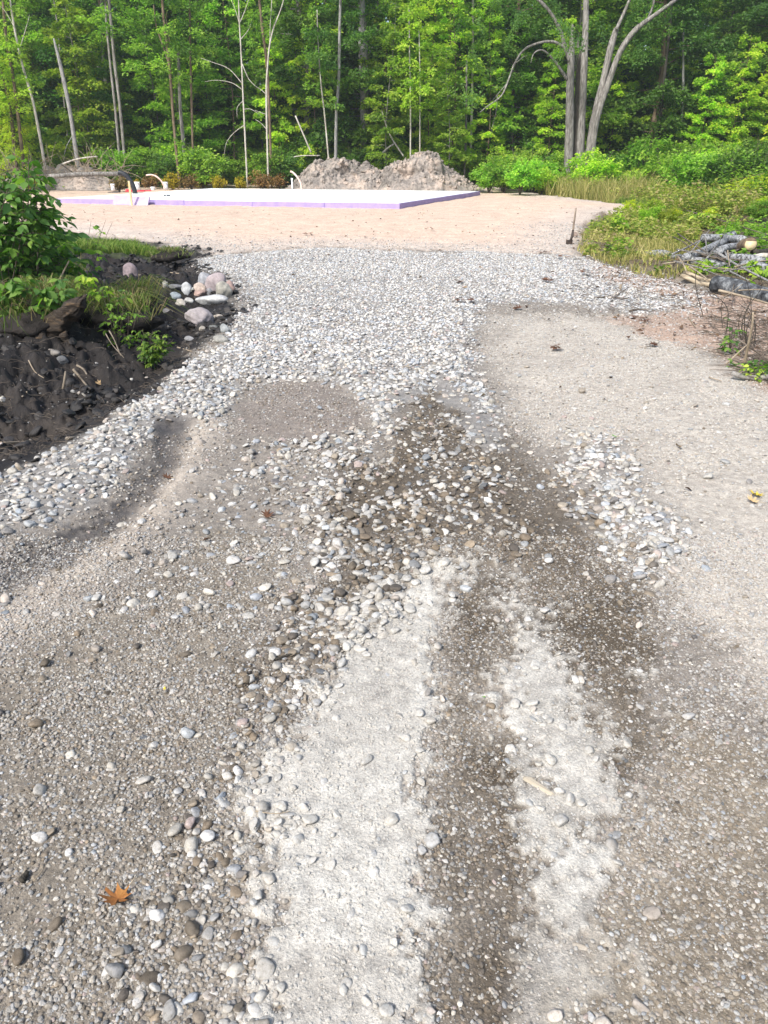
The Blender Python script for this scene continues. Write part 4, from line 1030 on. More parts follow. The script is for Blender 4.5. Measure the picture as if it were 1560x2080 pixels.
# sods with trailing grass
def sod(px, py, wpx, hpx, label, seed, nblade, hair=(.16, .34)):
    b = gz(px, py + hpx * .4); k = math.hypot(b.y, CAM_H) / FPX; r = np.random.default_rng(seed)
    Pm, Fm = stone_shape(r, ICO3, 7, 5., .8, .05); n1 = fbm(Pm[:, 0] * 3 + seed, Pm[:, 1] * 3 + Pm[:, 2] * 2, seed, 4)
    sz = np.array([wpx * k * .55, wpx * k * .4, hpx * k * .6])
    t = thing('sod', label, 'sod', b, 'clumps of torn-up turf')
    link('soil', mesh('soil', Pm * (1 + .5 * n1[:, None]) * sz + np.array([0, wpx * k * .15, hpx * k * .25]), Fm, M_mudlump, True), t)
    q = r.normal(size=(nblade, 2)) * np.array([sz[0] * .5, sz[1] * .5])
    q = np.clip(q, -sz[:2] * .95, sz[:2] * .95)
    zt = np.sqrt(np.clip(1 - (q[:, 0] / sz[0]) ** 2 - (q[:, 1] / sz[1]) ** 2, .05, 1)) * sz[2] * .9 + hpx * k * .25
    mb = MB(); hh = r.uniform(*hair, nblade)
    az = np.where(r.random(nblade) < .6, np.arctan2(q[:, 1] - .3 * sz[1], q[:, 0]) + r.normal(0, .7, nblade), r.uniform(0, 6.283, nblade))
    blades(mb, np.column_stack([q[:, 0], q[:, 1] + wpx * k * .15, zt - .02]), hh, r.uniform(.7, 1.7, nblade), az, r.uniform(.0025, .005, nblade), r.random(nblade), 1.45)
    g = link('grass', mb.mesh('grass', M_sodg, False, True), t); g['kind'] = 'stuff'
M_mudlump = simple('mud_lump', [(.3,(.008,.007,.006)), (.6,(.026,.021,.018)), (.8,(.06,.05,.042))], 7, .9, 1., .04)
sod(95, 640, 130, 66, 'grassy sod hanging over the dark stump at left', 601, 420)
sod(215, 615, 130, 44, 'grassy sod in the middle between bush and rocks', 602, 300)
sod(285, 610, 66, 50, 'upright sod with grass on top left of the rock heap', 603, 240)
sod(345, 527, 72, 28, 'black overhanging turf edge at the right end of the green grass', 604, 260, (.06, .14))
sod(230, 660, 150, 54, 'wide low sod with trailing dry grass above the mud', 605, 320)
sod(30, 670, 120, 60, 'dark lump of torn turf at the left border', 606, 90)
# stump and dead wood in the mud
st = thing('stump', 'dark rotten stump slanting out of the muddy bank', 'stump', gz(120, 695)); D_ = st.location.y
def lump(nm, pts, w0, w1, mat, jit, par, seed):
    Q = smooth_path([pt(a, c, D_ + o_) - st.location for a, c, o_ in pts], 6); k = math.hypot(D_, CAM_H) / FPX; mb = MB()
    mb.tube(Q, np.linspace(w0 * k * .5, w1 * k * .5, len(Q)), 18, True, 0, jit); me = mb.mesh(nm, mat)
    V = np.array([v.co[:] for v in me.vertices]); V += np.stack([fbm(V[:, 1] * 9 + seed, V[:, 2] * 9, seed, 3), fbm(V[:, 0] * 9, V[:, 2] * 9, seed + 1, 3), fbm(V[:, 0] * 9, V[:, 1] * 9, seed + 2, 3)], 1) * .06
    me.vertices.foreach_set('co', V.astype(np.float32).ravel()); link(nm, me, par)
lump('wood', [(82, 700, .1), (112, 665, 0), (140, 636, -.05), (168, 610, -.1)], 54, 26, M_rotten, .5, st, 3)
lump('splinter', [(130, 655, -.1), (152, 628, -.15), (172, 607, -.15)], 16, 5, M_rotten, .6, st, 8)
lump('root', [(95, 690, -.1), (70, 700, -.1), (50, 715, -.12)], 18, 6, M_rotten, .5, st, 12)
lump('root', [(125, 680, -.1), (140, 700, -.12), (165, 712, -.2)], 14, 4, M_rotten, .5, st, 17)
def stick(pts, wpx, label, mat, D=None, up=0.0, cat='stick', name='stick', group=None, n=6, w2=None, jit=.1):
    """pts in photograph pixels; D None: each point lies on the ground, else at that distance"""
    if D is None: Q = [gz(a, c) + Vector((0, 0, up)) for a, c in pts]
    else: Q = [pt(a, c, D if not isinstance(D, (list, tuple)) else D[i]) for i, (a, c) in enumerate(pts)]
    if D is not None and pts[0][0] > 1290 and max(c for _, c in pts) < 625: Q = [pt(a, c, gz(min(a, 1640), c + 22).y - .1) for a, c in pts]
    b = Q[0].copy(); kk = math.hypot(b.y, CAM_H) / FPX
    P1 = smooth_path([q - b for q in Q], 4); r0, r1 = wpx * kk * .5, (w2 if w2 is not None else wpx * .6) * kk * .5
    mb = MB(); mb.tube(P1, np.linspace(r0, r1, len(P1)), n, True, 0, jit)
    o = link(name, mb.mesh(name, mat), None, b); tag(o, label, cat, group); return o
stick([(222, 672), (232, 690), (245, 722)], 3, 'pale dry stalk hanging down the bank, right one of a pair', M_mudtwig2, [5.9, 5.75, 5.6])
stick([(215, 678), (228, 700), (252, 727)], 2.4, 'pale dry stalk hanging down the bank, left one of a pair', M_mudtwig2, [5.9, 5.75, 5.55])
stick([(100, 610), (120, 570), (140, 530)], 5, 'long pale stem leaning up into the leafy bush', M_drytwig, [7.4, 7.5, 7.6])
stick([(0, 903), (60, 893)], 6, 'pale stick at the left border in the mud', M_drytwig, None, .01)
stick([(360, 706), (390, 716)], 3, 'thin stick lying below the wormwood sprig', M_drytwig, None, .01)
stick([(128, 790), (132, 765), (133, 755)], 6, 'upright splinter of grey wood in the black mud', M_mudtwig2, [4.95, 4.97, 5.0])
stick([(150, 757), (165, 775), (182, 797)], 6, 'broken bark strip leaning in the black mud', M_mudtwig2, None, .03)
stick([(158, 752), (172, 764), (178, 772)], 5, 'short splintered root beside the broken bark strip', M_mudtwig2, None, .05)
stick([(60, 742), (72, 760), (90, 772)], 2.5, 'thin curved rootlet at left in the black mud', M_drytwig, None, .02)
stick([(280, 555), (320, 559), (365, 556)], 2.5, 'thin stick lying behind the rock heap', M_twig, None, .03)
stick([(345, 553), (380, 560)], 2.5, 'short thin stick at the right behind the rock heap', M_drytwig, None, .02)
stick([(55, 800), (62, 808), (96, 803)], 3, 'small forked twig on the black mud at left', M_drytwig, None, .015)
# loose twigs on the mud: nobody could count them
mb = MB()
for q in range(1300):
    a, c = random.uniform(-60, 400), random.uniform(560, 930)
    p = gp(a, c)
    if grid_at(MG, p.x, p.y) < .6: continue
    p.z = H1(p.x, p.y) + .012; an = random.uniform(0, 6.28); l = random.uniform(.03, .13); d = Vector((math.cos(an), math.sin(an), random.uniform(-.1, .3))) * l
    mb.tube([p, p + d * .5 + Vector((0, 0, .01)), p + d], [.0022, .0018, .001], 4, False, random.random())
tag(link('twig_litter', mb.mesh('twig_litter', M_mudtwig, False)), 'small twigs and rootlets littering the black mud', 'twigs', None, 'stuff')

# ------------------------------------------------------------------ detailed leaves for the near plants
def leaf_mesh(mat, wd_=.27, droop=.18, t=.5):
    rows = [(0, 0), (.16, .55), (.38, 1.0), (.62, .85), (.82, .42)]
    V = []
    for f, w_ in rows: V += [(f, -wd_ * w_, .05 * w_ - droop * f * f), (f, 0, -droop * f * f), (f, wd_ * w_, .05 * w_ - droop * f * f)]
    V.append((1, 0, -droop)); F = []
    for i in range(4):
        for j in (0, 1): F.append((3 * i + j, 3 * i + j + 1, 3 * i + 4 + j, 3 * i + 3 + j))
    V = np.array(V); return V, np.array(F), np.array([(12, 13, 15), (13, 14, 15)])
LV, LQ, LT = leaf_mesh(None)
def leaf_me(mat, t): return mesh('leaf', LV, [LQ, LT], mat, True, {'t': np.full(len(LV), t)})
LEAFM = {}
def near_plant(name, label, cat, base, stems, size, mat, nodes, per, single, seed, stem_mat=M_twig, group=None, spread=.22, bright=1.0, sr=.007):
    """stems: polylines in world space; leaves sit on twigs along them; the largest are pieces of their own"""
    r = np.random.default_rng(seed); t = thing(name, label, cat, base, group); mbs = MB(); lv = []
    for Q in stems:
        P1 = smooth_path([Vector(q) - Vector(base) for q in Q], 5); mbs.tube(P1, np.linspace(sr, sr * .35, len(P1)), 5, False)
        for k_ in range(nodes):
            f = r.uniform(.18, 1.0); p = P1[int(f * (len(P1) - 1))]; az = r.uniform(0, 6.283); el = r.uniform(-.2, .6); l = spread * r.uniform(.5, 1.2)
            d = np.array([math.cos(az) * math.cos(el), math.sin(az) * math.cos(el), math.sin(el)])
            mbs.tube([p, p + d * l * .6, p + d * l - np.array([0, 0, .15 * l])], [sr * .4, sr * .3, sr * .2], 3, False)
            for q in range(per):
                g = 1 - q / max(1, per) * .75; pos = p + d * l * g - np.array([0, 0, .15 * l * g * g])
                sgn = 1 if q % 2 else -1; da = 0 if q == 0 else sgn * r.uniform(.6, 1.2)
                lv.append((pos, az + da, r.uniform(-.1, .75), r.normal(0, .45), size * r.uniform(.6, 1.25) * (1.1 if q == 0 else .9), np.clip(r.normal(.45, .25), 0, 1)))
    link('stem', mbs.mesh('stem', stem_mat), t)
    lv.sort(key=lambda a: -a[4]); vis = list(range(len(lv))); r.shuffle(vis)
    pick = sorted(range(len(lv)), key=lambda i: lv[i][0][1] - 3 * lv[i][4])[:single]; pickset = set(pick)
    if (mat, 'v') not in LEAFM: LEAFM[(mat, 'v')] = [leaf_me(mat, q) for q in (.05, .3, .55, .8, 1.0)]
    mb = MB()
    for i, (pos, az, pit, rol, sz, tt) in enumerate(lv):
        E = Euler((rol, pit, az), 'XYZ')
        if i in pickset:
            o = link('leaf', LEAFM[(mat, 'v')][min(4, int(tt * 5))], t, pos, E, sz); o.color = (bright, bright, bright, 1)
        else:
            mb.add(LV @ (np.array(E.to_matrix()).T * sz) + pos, [LQ, LT], tt)
    if mb.n:
        o = link('foliage', mb.mesh('foliage', mat, True, True), t); o.color = (bright, bright, bright, 1); o['kind'] = 'stuff'
    return t
rb = random.Random(4)
tips = [(20,322),(58,305),(84,338),(104,372),(108,420),(62,392),(30,372),(4,345),(92,462),(122,492),(146,515),(42,440),(-40,335),(-85,330),(74,505),(108,545),(-30,400),(10,470),(-60,460),(88,400),(48,345),(-10,560),(30,520),(70,570),(0,300),(-20,360),(40,330),(15,400),(55,430),(100,500),(-50,310),(70,360),(25,345),(100,440),(120,540),(160,560)]
stems = []
for a, c in tips:
    D = 7.9 + rb.uniform(-.55, .6); bx = a * .5 + rb.uniform(-40, 50); tip = pt(a, c + 8, D); bb = pt(bx, 625, D + .1); bb.z = H1(bb.x, bb.y) - .03
    mid = (bb + tip) / 2 + Vector((rb.uniform(-.06, .06), rb.uniform(-.1, .1), .08)); stems.append([bb, mid, tip])
near_plant('bush', 'dark green leafy bush at the left edge overlooking the mud', 'bush', gz(30, 615), stems, .105, M_dark, 20, 5, 296, 31, spread=.24, bright=1.1)
def small_plant(px, py, tips_, D, size, mat, label, nodes, per, single, seed, cat='plant', name='plant', bright=1.0, spread=.1, sr=.004, group=None):
    b = pt(px, py, D); b.z = H1(b.x, b.y)
    near_plant(name, label, cat, b, [[b, (b + pt(a, c, D)) / 2 + Vector((0, 0, .02)), pt(a, c, D - .05)] for a, c in tips_], size, mat, nodes, per, single, seed, bright=bright, spread=spread, sr=sr, group=group)
small_plant(140, 590, [(140,485),(160,505),(120,500),(165,535)], 8.3, .11, M_leaf, 'fresh green plant standing in front of the dark bush', 9, 4, 90, 41)
small_plant(180, 620, [(188,555),(165,562),(200,575),(178,548)], 7.2, .075, M_lime, 'small bright yellow-green plant growing from the sod', 4, 4, 60, 42, spread=.09)
small_plant(150, 520, [(185,448),(215,446),(228,452)], 8.6, .085, M_leaf, 'drooping leafy twig reaching out over the sand from the bush', 2, 4, 36, 43, spread=.09, bright=1.2)
small_plant(275, 600, [(258,578),(270,575),(290,585),(250,590)], 7.6, .055, M_dark, 'low dark green plant beside the upright sod', 6, 4, 60, 44, spread=.06, bright=1.2)
small_plant(290, 690, [(335,680),(350,692),(310,672),(325,700),(290,668),(345,705),(300,705)], 6.35, .035, M_grey if False else M_leaf, 'feathery grey-green wormwood sprig lying on the mud', 24, 5, 120, 45, spread=.06, bright=.62)
small_plant(60, 615, [(50,560),(75,575),(95,585),(30,570),(110,592),(130,560),(150,575)], 6.75, .10, M_dark, 'dark leafy plant at the foot of the bush above the sod', 8, 4, 90, 47, spread=.1)
small_plant(225, 605, [(215,572),(240,580),(205,585),(255,590)], 6.9, .06, M_leaf, 'loose green plant on the sod left of the purplish rock', 7, 4, 80, 48, spread=.08, bright=.8)
small_plant(20, 640, [(10,600),(40,610),(70,620),(-20,600),(20,560),(0,540),(60,580)], 6.7, .095, M_dark, 'low dark plant at the left border below the bush', 8, 4, 80, 49, spread=.08)
small_plant(250, 650, [(262,632),(280,635),(245,636)], 6.9, .04, M_leaf, 'small grey-green sprig on top of the wide low sod', 12, 5, 60, 46, spread=.06)

# ------------------------------------------------------------------ left background: fallen log, brush
def log(p0, p1, wpx, D0, D1, mat, label, cut=(False, False), cat='log', name='log', taper=1.0, lift=0, jit=.06, n=14):
    if D0 is None or (p0[0] > 1290 and p0[1] < 600 and name != 'wood_chip'):
        lf = lift if isinstance(lift, tuple) else (lift, lift); D0, D1 = (gz(min(q[0], 1640), q[1] + wpx * .45 + l_).y for q, l_ in ((p0, lf[0]), (p1, lf[1])))
    a, c = pt(*p0, D0), pt(*p1, D1); k0, k1 = math.hypot(D0, CAM_H) / FPX, math.hypot(D1, CAM_H) / FPX
    t = thing(name, label, cat, a); mb = MB()
    Q = [a.lerp(c, f) - a + Vector((0, 0, .02 * math.sin(f * 5 + p0[0]))) for f in np.linspace(0, 1, 7)]
    rr = np.linspace(wpx * k0 * .5, wpx * k1 * .5 * taper, 7)
    mb.tube(Q, rr, n, True, 0, jit); link('bark', mb.mesh('bark', mat), t)
    d = (c - a).normalized()
    for e, (flag, q, rd, s_) in enumerate(((cut[0], Q[0], rr[0], -1), (cut[1], Q[-1], rr[-1], 1))):
        if not flag: continue
        mb = MB(); mb.tube([q - d * s_ * .01, q + d * s_ * .006], rd * .9, 14); link('cut_end', mb.mesh('cut_end', M_cut), t)
    return t
log((100, 358), (250, 352), 8, 35, 36, M_bark, 'long pale fallen trunk lying behind the left end of the slab')
stick([(128, 333), (150, 325), (175, 320), (198, 318)], 3.5, 'pale curved branch propped above the fallen trunk', M_pale, 37.5, cat='branch', name='branch')
stick([(125, 334), (140, 345), (150, 352)], 3, 'dark stick slanting down to the fallen trunk', M_barkd, 37.3, cat='branch', name='branch')
t = thing('brush_heap', 'heap of grey dirt and dry brush behind the fallen trunk', 'brush heap', base_at(185, 38.6))
xs = np.linspace(-3.2, 2.6, 70); vv = np.linspace(-1, 1, 40); XX, VV = np.meshgrid(xs, vv, indexing='ij')
ZZ = np.clip(1 - ((XX + .3) / 3.1) ** 2, 0, 1) * (1 - np.abs(VV) ** 1.6) * .95
ZZ = ZZ + np.clip(ZZ * 1.5, 0, 1) * (.5 * fbm(XX * 1.6, VV * 2, 4, 4) + .2 * np.abs(fbm(XX * 5, VV * 6, 5, 3)))
i, j = np.meshgrid(np.arange(69), np.arange(39), indexing='ij')
link('earth', mesh('earth', np.stack([XX, VV * 1.1, ZZ - .05], -1).reshape(-1, 3), np.stack([i * 40 + j, (i + 1) * 40 + j, (i + 1) * 40 + j + 1, i * 40 + j + 1], -1).reshape(-1, 4), M_soil, True), t)
mb = MB()
for q in range(170):
    a = Vector((random.uniform(-2.6, 2.8), random.uniform(-.9, .5), random.uniform(.15, .9))); d = Vector((random.gauss(0, 1), random.gauss(0, .4), random.gauss(.45, .6))).normalized() * random.uniform(.4, 1.5)
    mb.tube([a, a + d * .5 + Vector((0, 0, .08)), a + d], [.016, .011, .005], 4, False)
o = link('twigs', mb.mesh('twigs', M_drytwig, False), t); o['kind'] = 'stuff'

# ------------------------------------------------------------------ shovel left standing in the sand
sb = gz(1156, 497); k = math.hypot(sb.y, CAM_H) / FPX
sh = thing('shovel', 'old shovel with a long wooden handle stuck upright in the sand', 'shovel', sb)
top = pt(1170, 422, sb.y + .12) - sb
mb = MB(); p0 = Vector((5 * k, .03, 15 * k)); mb.tube([p0.lerp(top, f) for f in np.linspace(0, 1, 8)], np.linspace(.021, .016, 8), 10); link('handle', mb.mesh('handle', M_handle), sh)
mb = MB(); mb.tube([p0 + (top - p0) * .22, p0, Vector((2 * k, 0, 8 * k))], [.022, .026, .02], 10); link('socket', mb.mesh('socket', M_steel), sh)
V = []; ni, nj = 9, 7
for i in range(ni):
    f = i / (ni - 1); wid = .062 * (1 - max(0, f - .55) ** 2 * 3.6)
    for j in range(nj):
        u = j / (nj - 1) * 2 - 1; V.append((u * wid, -.035 * (1 - u * u) - .02 * f, .10 - .21 * f))
V = np.array(V); V2 = V + np.array([0, .006, 0]); M_ = np.array(Matrix.Rotation(-.35, 3, 'Z') @ Matrix.Rotation(.25, 3, 'X')).T
ii_, jj_ = np.meshgrid(np.arange(ni - 1), np.arange(nj - 1), indexing='ij'); q = np.stack([ii_ * nj + jj_, ii_ * nj + jj_ + 1, (ii_ + 1) * nj + jj_ + 1, (ii_ + 1) * nj + jj_], -1).reshape(-1, 4)
mb = MB(); mb.add(V @ M_, q); mb.add(V2 @ M_, q[:, ::-1]); link('blade', mb.mesh('blade', M_steel), sh)
rock(1168, 482, 9, 10, (.22, .17, .14), 'lump of earth just right of the shovel blade', 701)

# ------------------------------------------------------------------ brush pile and logs at the right
log((1452, 580), (1585, 604), 34, 10.6, 10.2, M_char, 'thick charcoal grey log at the front of the brush pile')
log((1390, 556), (1455, 571), 8, 11.0, 10.75, M_split, 'upper pale split stick at the left end of the charcoal log', name='split_stick', cat='stick', n=6, jit=.3)
log((1384, 563), (1452, 580), 9, 10.9, 10.65, M_split, 'lower pale split stick at the left end of the charcoal log', name='split_stick', cat='stick', n=6, jit=.3)
log((1392, 522), (1473, 494), 16, 12.6, 13.2, M_birch, 'white birch log slanting up to the right in the pile', lift=10)
log((1458, 512), (1512, 496), 16, 12.4, 12.9, M_birch, 'grey birch log just left of the fresh cut end', lift=16)
log((1500, 505), (1525, 496), 24, 13.4, 12.6, M_barkb, 'mossy brown log showing its fresh cream cut end', (False, True), lift=(8, 30))
log((1455, 516), (1548, 533), 17, 12.3, 12.0, M_birch, 'long birch log lying level below the fresh cut end', lift=8)
log((1394, 527), (1488, 545), 15, 12.0, 11.7, M_birch, 'pale birch log low at the front of the pile')
log((1508, 541), (1590, 556), 23, 11.9, 11.6, M_birch, 'chunky white birch log at the right border', lift=2)
log((1428, 486), (1490, 478), 15, 14.0, 14.4, M_birch, 'birch log at the back of the pile with brown leaves', lift=14)
log((1474, 482), (1510, 490), 15, 13.6, 13.3, M_birch, 'short whitish log behind the fresh cut end', lift=20)
log((1312, 516), (1362, 517), 13, 13.0, 12.9, M_birch, 'half hidden birch log in the weeds left of the pile')
log((1362, 520), (1400, 530), 11, 12.7, 12.5, M_birch, 'thin birch log at the left front of the pile')
log((1530, 512), (1590, 506), 12, 12.9, 13.0, M_barkd, 'dark log behind the cut end at the right border', lift=14)
log((1486, 757), (1590, 772), 10, 5.75, 5.6, M_bark, 'smooth grey branch lying at the right edge of the road', name='branch', cat='branch')
log((1505, 520), (1560, 522), 10, 12.9, 12.9, M_pale, 'thin pale pole on top of the long birch log', name='pole', cat='pole', lift=18)
SL = [([(1455, 512), (1480, 528), (1500, 540), (1575, 578)], 6, M_silver, [12.0, 11.8, 11.6, 11.0], 'forked silvery branch across the front of the pile'),
 ([(1480, 528), (1474, 515), (1470, 505)], 4, M_silver, [11.8, 11.8, 11.8], 'short upright prong on the forked silvery branch'),
 ([(1405, 508), (1445, 522), (1500, 528), (1530, 531)], 4, M_twig, [12.2, 12.0, 11.9, 11.8], 'dark thin branch lying over the birch logs'),
 ([(1505, 480), (1535, 484), (1580, 492)], 6, M_barkd, [13, 13, 13], 'dark branch above the fresh cut end'),
 ([(1376, 520), (1387, 535), (1394, 550)], 4, M_drytwig, [11.8, 11.7, 11.6], 'pale short stick leaning on the left of the pile'),
 ([(1395, 428), (1450, 443), (1510, 462), (1575, 482)], 2.4, M_twig, [13.2, 13, 12.8, 12.6], 'long thin dark stick sloping over the weeds'),
 ([(1460, 590), (1510, 602), (1580, 622)], 6, M_drytwig, [10.3, 10.1, 9.8], 'straight pale stick below the charcoal log'),
 ([(1302, 656), (1350, 622), (1413, 580)], 3.2, M_drytwig, [8.9, 9.3, 10.0], 'long diagonal stick pointing from the road to the log'),
 ([(1366, 662), (1382, 636), (1400, 608)], 3, M_twig, [8.8, 9.0, 9.3], 'short diagonal stick right of the long one'),
 ([(1455, 612), (1480, 598), (1512, 574)], 2.6, M_drytwig, [9.8, 9.9, 10.0], 'thin pale stick leaning on the charcoal log'),
 ([(1208, 607), (1240, 606), (1275, 609)], 3, M_twig, None, 'dark stick on the gravel left of the pile'),
 ([(1278, 634), (1300, 631), (1330, 634)], 3.4, M_twig, None, 'dark stick at the end of the gravel patch'),
 ([(1398, 648), (1408, 662), (1413, 668)], 3, M_drytwig, None, 'short pale stick by the little hollow'),
 ([(1500, 590), (1540, 588), (1580, 592)], 3, M_drytwig, [10.6, 10.6, 10.6], 'pale twig on top of the charcoal log'),
 ([(1512, 740), (1520, 700), (1528, 660), (1530, 634)], 7, M_drytwig, [6.2, 6.15, 6.1, 6.1], 'broken tan branch standing among the dead stems'),
 ([(1475, 740), (1500, 716), (1530, 690)], 4, M_drytwig, [6.2, 6.2, 6.2], 'tan stick leaning against the broken branch'),
 ([(1240, 615), (1270, 590), (1300, 580)], 2, M_twig, None, 'thin twig by the small stub'),
 ([(1500, 690), (1545, 720), (1580, 742)], 4, M_twig, [6.4, 6.2, 6.0], 'dark stick crossing the dead stems'),
 ([(1440, 770), (1465, 778)], 3, M_drytwig, None, 'small straw on the road near the grey branch'),
 ([(1510, 1052), (1545, 1060)], 0, None, None, None)]
for P1, w_, m_, D, lab in SL:
    if lab: stick(P1, w_, lab, m_, D, .015, w2=w_ * .5)
stick([(1259, 601), (1260, 590), (1261, 577)], 6, 'little broken stub standing in the sandy patch', M_drytwig, [9.95, 9.95, 9.95], cat='stub', name='stub', jit=.3)
rk = random.Random(31)
for q in range(22):
    a, c = rk.uniform(1385, 1560), rk.uniform(486, 560); an = rk.gauss(0, .5); l = rk.uniform(35, 110)
    D = gz(min(a, 1640), c + 24).y - .15; dx, dy = math.cos(an) * l, math.sin(an) * l
    stick([(a - dx / 2, c + dy / 2), (a, c + rk.uniform(-4, 4)), (a + dx / 2, c - dy / 2)], rk.uniform(2, 5), 'thin grey branch tangled across the logs of the brush pile', (M_twig, M_bark, M_drytwig, M_silver)[q % 4], [D, D - .05, D + .1], cat='branch', name='branch', group='thin branches tangled in the brush pile', n=5, w2=1.2)
o = log((1355, 609), (1402, 604), 8, 9.6, 9.75, M_cut, 'cream wood chip lying on the gravel left of the logs', name='wood_chip', cat='wood chip', n=6, jit=.3)
r2 = random.Random(12)
for q in range(15):                                   # dead upright stems at the right border
    x_ = r2.uniform(1425, 1620); yb = 640 + max(0, x_ - 1425) * .55 + r2.uniform(0, 40); D = gz(min(x_, 1600), yb).y; h_ = r2.choice((50, 80, 90, 120, 160, 230)) * r2.uniform(.7, 1.2)
    stick([(x_, yb), (x_ + r2.uniform(-8, 8) * h_ / 90, yb - h_ * .4), (x_ + r2.uniform(-14, 14) * h_ / 90, yb - h_ * .7), (x_ + r2.uniform(-34, 30) * h_ / 100, yb - h_)], r2.uniform(1.4, 2.6), 'thin dead upright sapling among the litter by the right border', M_barkd, D, cat='dead sapling', name='dead_sapling', group='dead saplings by the right border', n=5, w2=.8)
mb = MB(); lb = MB()
for q in range(2600):
    a, c = r2.uniform(1170, 1700), r2.uniform(500, 790); p = gp(a, c)
    edge = 500 + (a - 1170) * .16 if a < 1400 else 560 + (a - 1400) * 1.25 * (.3 if c < 640 else 1)
    if c > 640 and a < 1400 + (c - 640) * 1.05: continue
    if c < 640 and r2.random() < .45: continue
    p.z = H1(p.x, p.y) + .015; an = r2.uniform(0, 6.28); l = r2.uniform(.05, .3) * (1.3 if a > 1430 else .7); d = Vector((math.cos(an), math.sin(an), r2.uniform(-.05, .18))) * l
    mb.tube([p, p + d * .5 + Vector((0, 0, .015)), p + d], [.004, .0035, .0015], 4, False, r2.random())
tag(link('brush_litter', mb.mesh('brush_litter', M_twig, False)), 'dark twigs and brush littering the right verge', 'twigs', None, 'stuff')
# weeds over the verge and among the logs
def weeds(name, pxpoly, n, hmax, size, mat, label, per=14, zup=0):
    A = np.array([gp(a, b)[:2] for a, b in pxpoly]); lo, hi = A.min(0), A.max(0)
    Q = rng.uniform(lo, hi, (n * 6, 2)); Q = Q[(sdf(A, Q[:, 0], Q[:, 1]) > 0) & (fbm(Q[:, 0] * .9, Q[:, 1] * .9, 23, 3) > .04)][:n]
    z = H(Q[:, 0], Q[:, 1]) + zup; k = len(Q); h = hmax * rng.uniform(.25, 1, k) * (.6 + .8 * np.clip(.5 + fbm(Q[:, 0] * .6, Q[:, 1] * .6, 24, 2), 0, 1))
    f = rng.random((k, per)) ** .7; az = rng.uniform(0, 6.283, (k, per)); rr = h[:, None] * .38 * rng.random((k, per)) * (1.2 - f)
    P1 = np.stack([Q[:, :1] + np.cos(az) * rr, Q[:, 1:] + np.sin(az) * rr, z[:, None] + h[:, None] * f], -1).reshape(-1, 3)
    D1 = np.stack([np.cos(az), np.sin(az), rng.normal(.1, .3, az.shape)], -1).reshape(-1, 3); m_ = len(P1)
    mb = MB(); leaf_cloud(mb, P1, D1, np.stack([rng.normal(0, .45, m_), rng.normal(0, .45, m_), np.ones(m_)], 1), size * rng.uniform(.5, 1.3, m_), np.clip(np.repeat(rng.random(k), per) * .6 + .4 * rng.random(m_), 0, 1))
    return tag(link(name, mb.mesh(name, mat, False, True)), label, 'weeds', None, 'stuff')
weeds('weeds', [(1175,508),(1200,475),(1250,448),(1330,440),(1440,430),(1700,425),(1900,470),(1500,468),(1420,475),(1390,560),(1320,566),(1240,545),(1190,528)], 1750, .32, .075, M_weed, 'yellow-green weeds spreading over the right verge')
weeds('green_weeds', [(1240,535),(1300,520),(1400,520),(1480,470),(1600,480),(1800,560),(1500,560),(1400,560),(1330,562)], 240, .30, .09, M_leaf, 'green weeds growing through the brush pile')
weeds('low_plants', [(1240,425),(1320,405),(1450,400),(1600,405),(1750,430),(1600,450),(1420,445),(1330,440)], 1500, .75, .11, M_weed, 'bright yellow-green plants behind the brush pile')
weeds('dark_plants', [(1380,405),(1560,395),(1900,400),(1900,430),(1600,430),(1450,425)], 900, 1.3, .12, M_leaf, 'darker green plants in front of the right-hand trees')
weeds('edge_plants', [(-300,378),(120,376),(330,372),(600,378),(600,386),(330,383),(100,398),(-300,410)], 900, .6, .11, M_lime, 'low yellowish plants along the back edge of the sand')
weeds('side_weeds', [(1640,800),(1760,850),(2100,1000),(2700,1500),(3600,1500),(3600,640),(1900,650),(1720,740)], 420, .35, .07, M_weed, 'patchy weeds on the soil beyond the right road edge')
weeds('road_edge_plants', [(1470,742),(1520,735),(1650,760),(1700,800),(1560,775)], 90, .10, .04, M_dark, 'low green leaves at the right road edge')
SPL = [((1420, 562), [(1418,545),(1430,538),(1408,548),(1425,530)], 11.2, .10, M_lime, 'light green plant growing in front of the pale birch log'),
 ((1487, 690), [(1482,655),(1490,650),(1497,662)], 6.6, .05, M_dark, 'small bluish green seedling among the dead stems'),
 ((1508, 610), [(1507,580),(1503,576),(1512,578)], 9.8, .09, M_lime, 'small plant with a star of pale leaves before the charcoal log'),
 ((1548, 575), [(1545,530),(1555,540),(1560,560)], 11.0, .13, M_lime, 'yellow-green leafy plant at the right border by the logs'),
 ((1490, 560), [(1470,545),(1490,550),(1505,545)], 11.4, .09, M_lime, 'pale leafy sprig between the birch logs'),
 ((1535, 760), [(1530,745),(1545,740),(1550,752)], 5.7, .04, M_lime, 'tiny bright plant next to the grey branch'),
 ((1255, 465), [(1250,440),(1262,432),(1245,445),(1268,445)], 17, .12, M_lime, 'yellow-green plant at the sand edge right of the shovel'),
 ((1430, 452), [(1425,425),(1440,420),(1450,432),(1412,432)], 19, .13, M_lime, 'bright yellow plant behind the brush pile')]
for i, ((a, c), tp, D, sz, mt_, lab) in enumerate(SPL): small_plant(a, c, tp, D, sz, mt_, lab, 7, 4, 60, 800 + i, spread=.13 if D > 8 else .07)

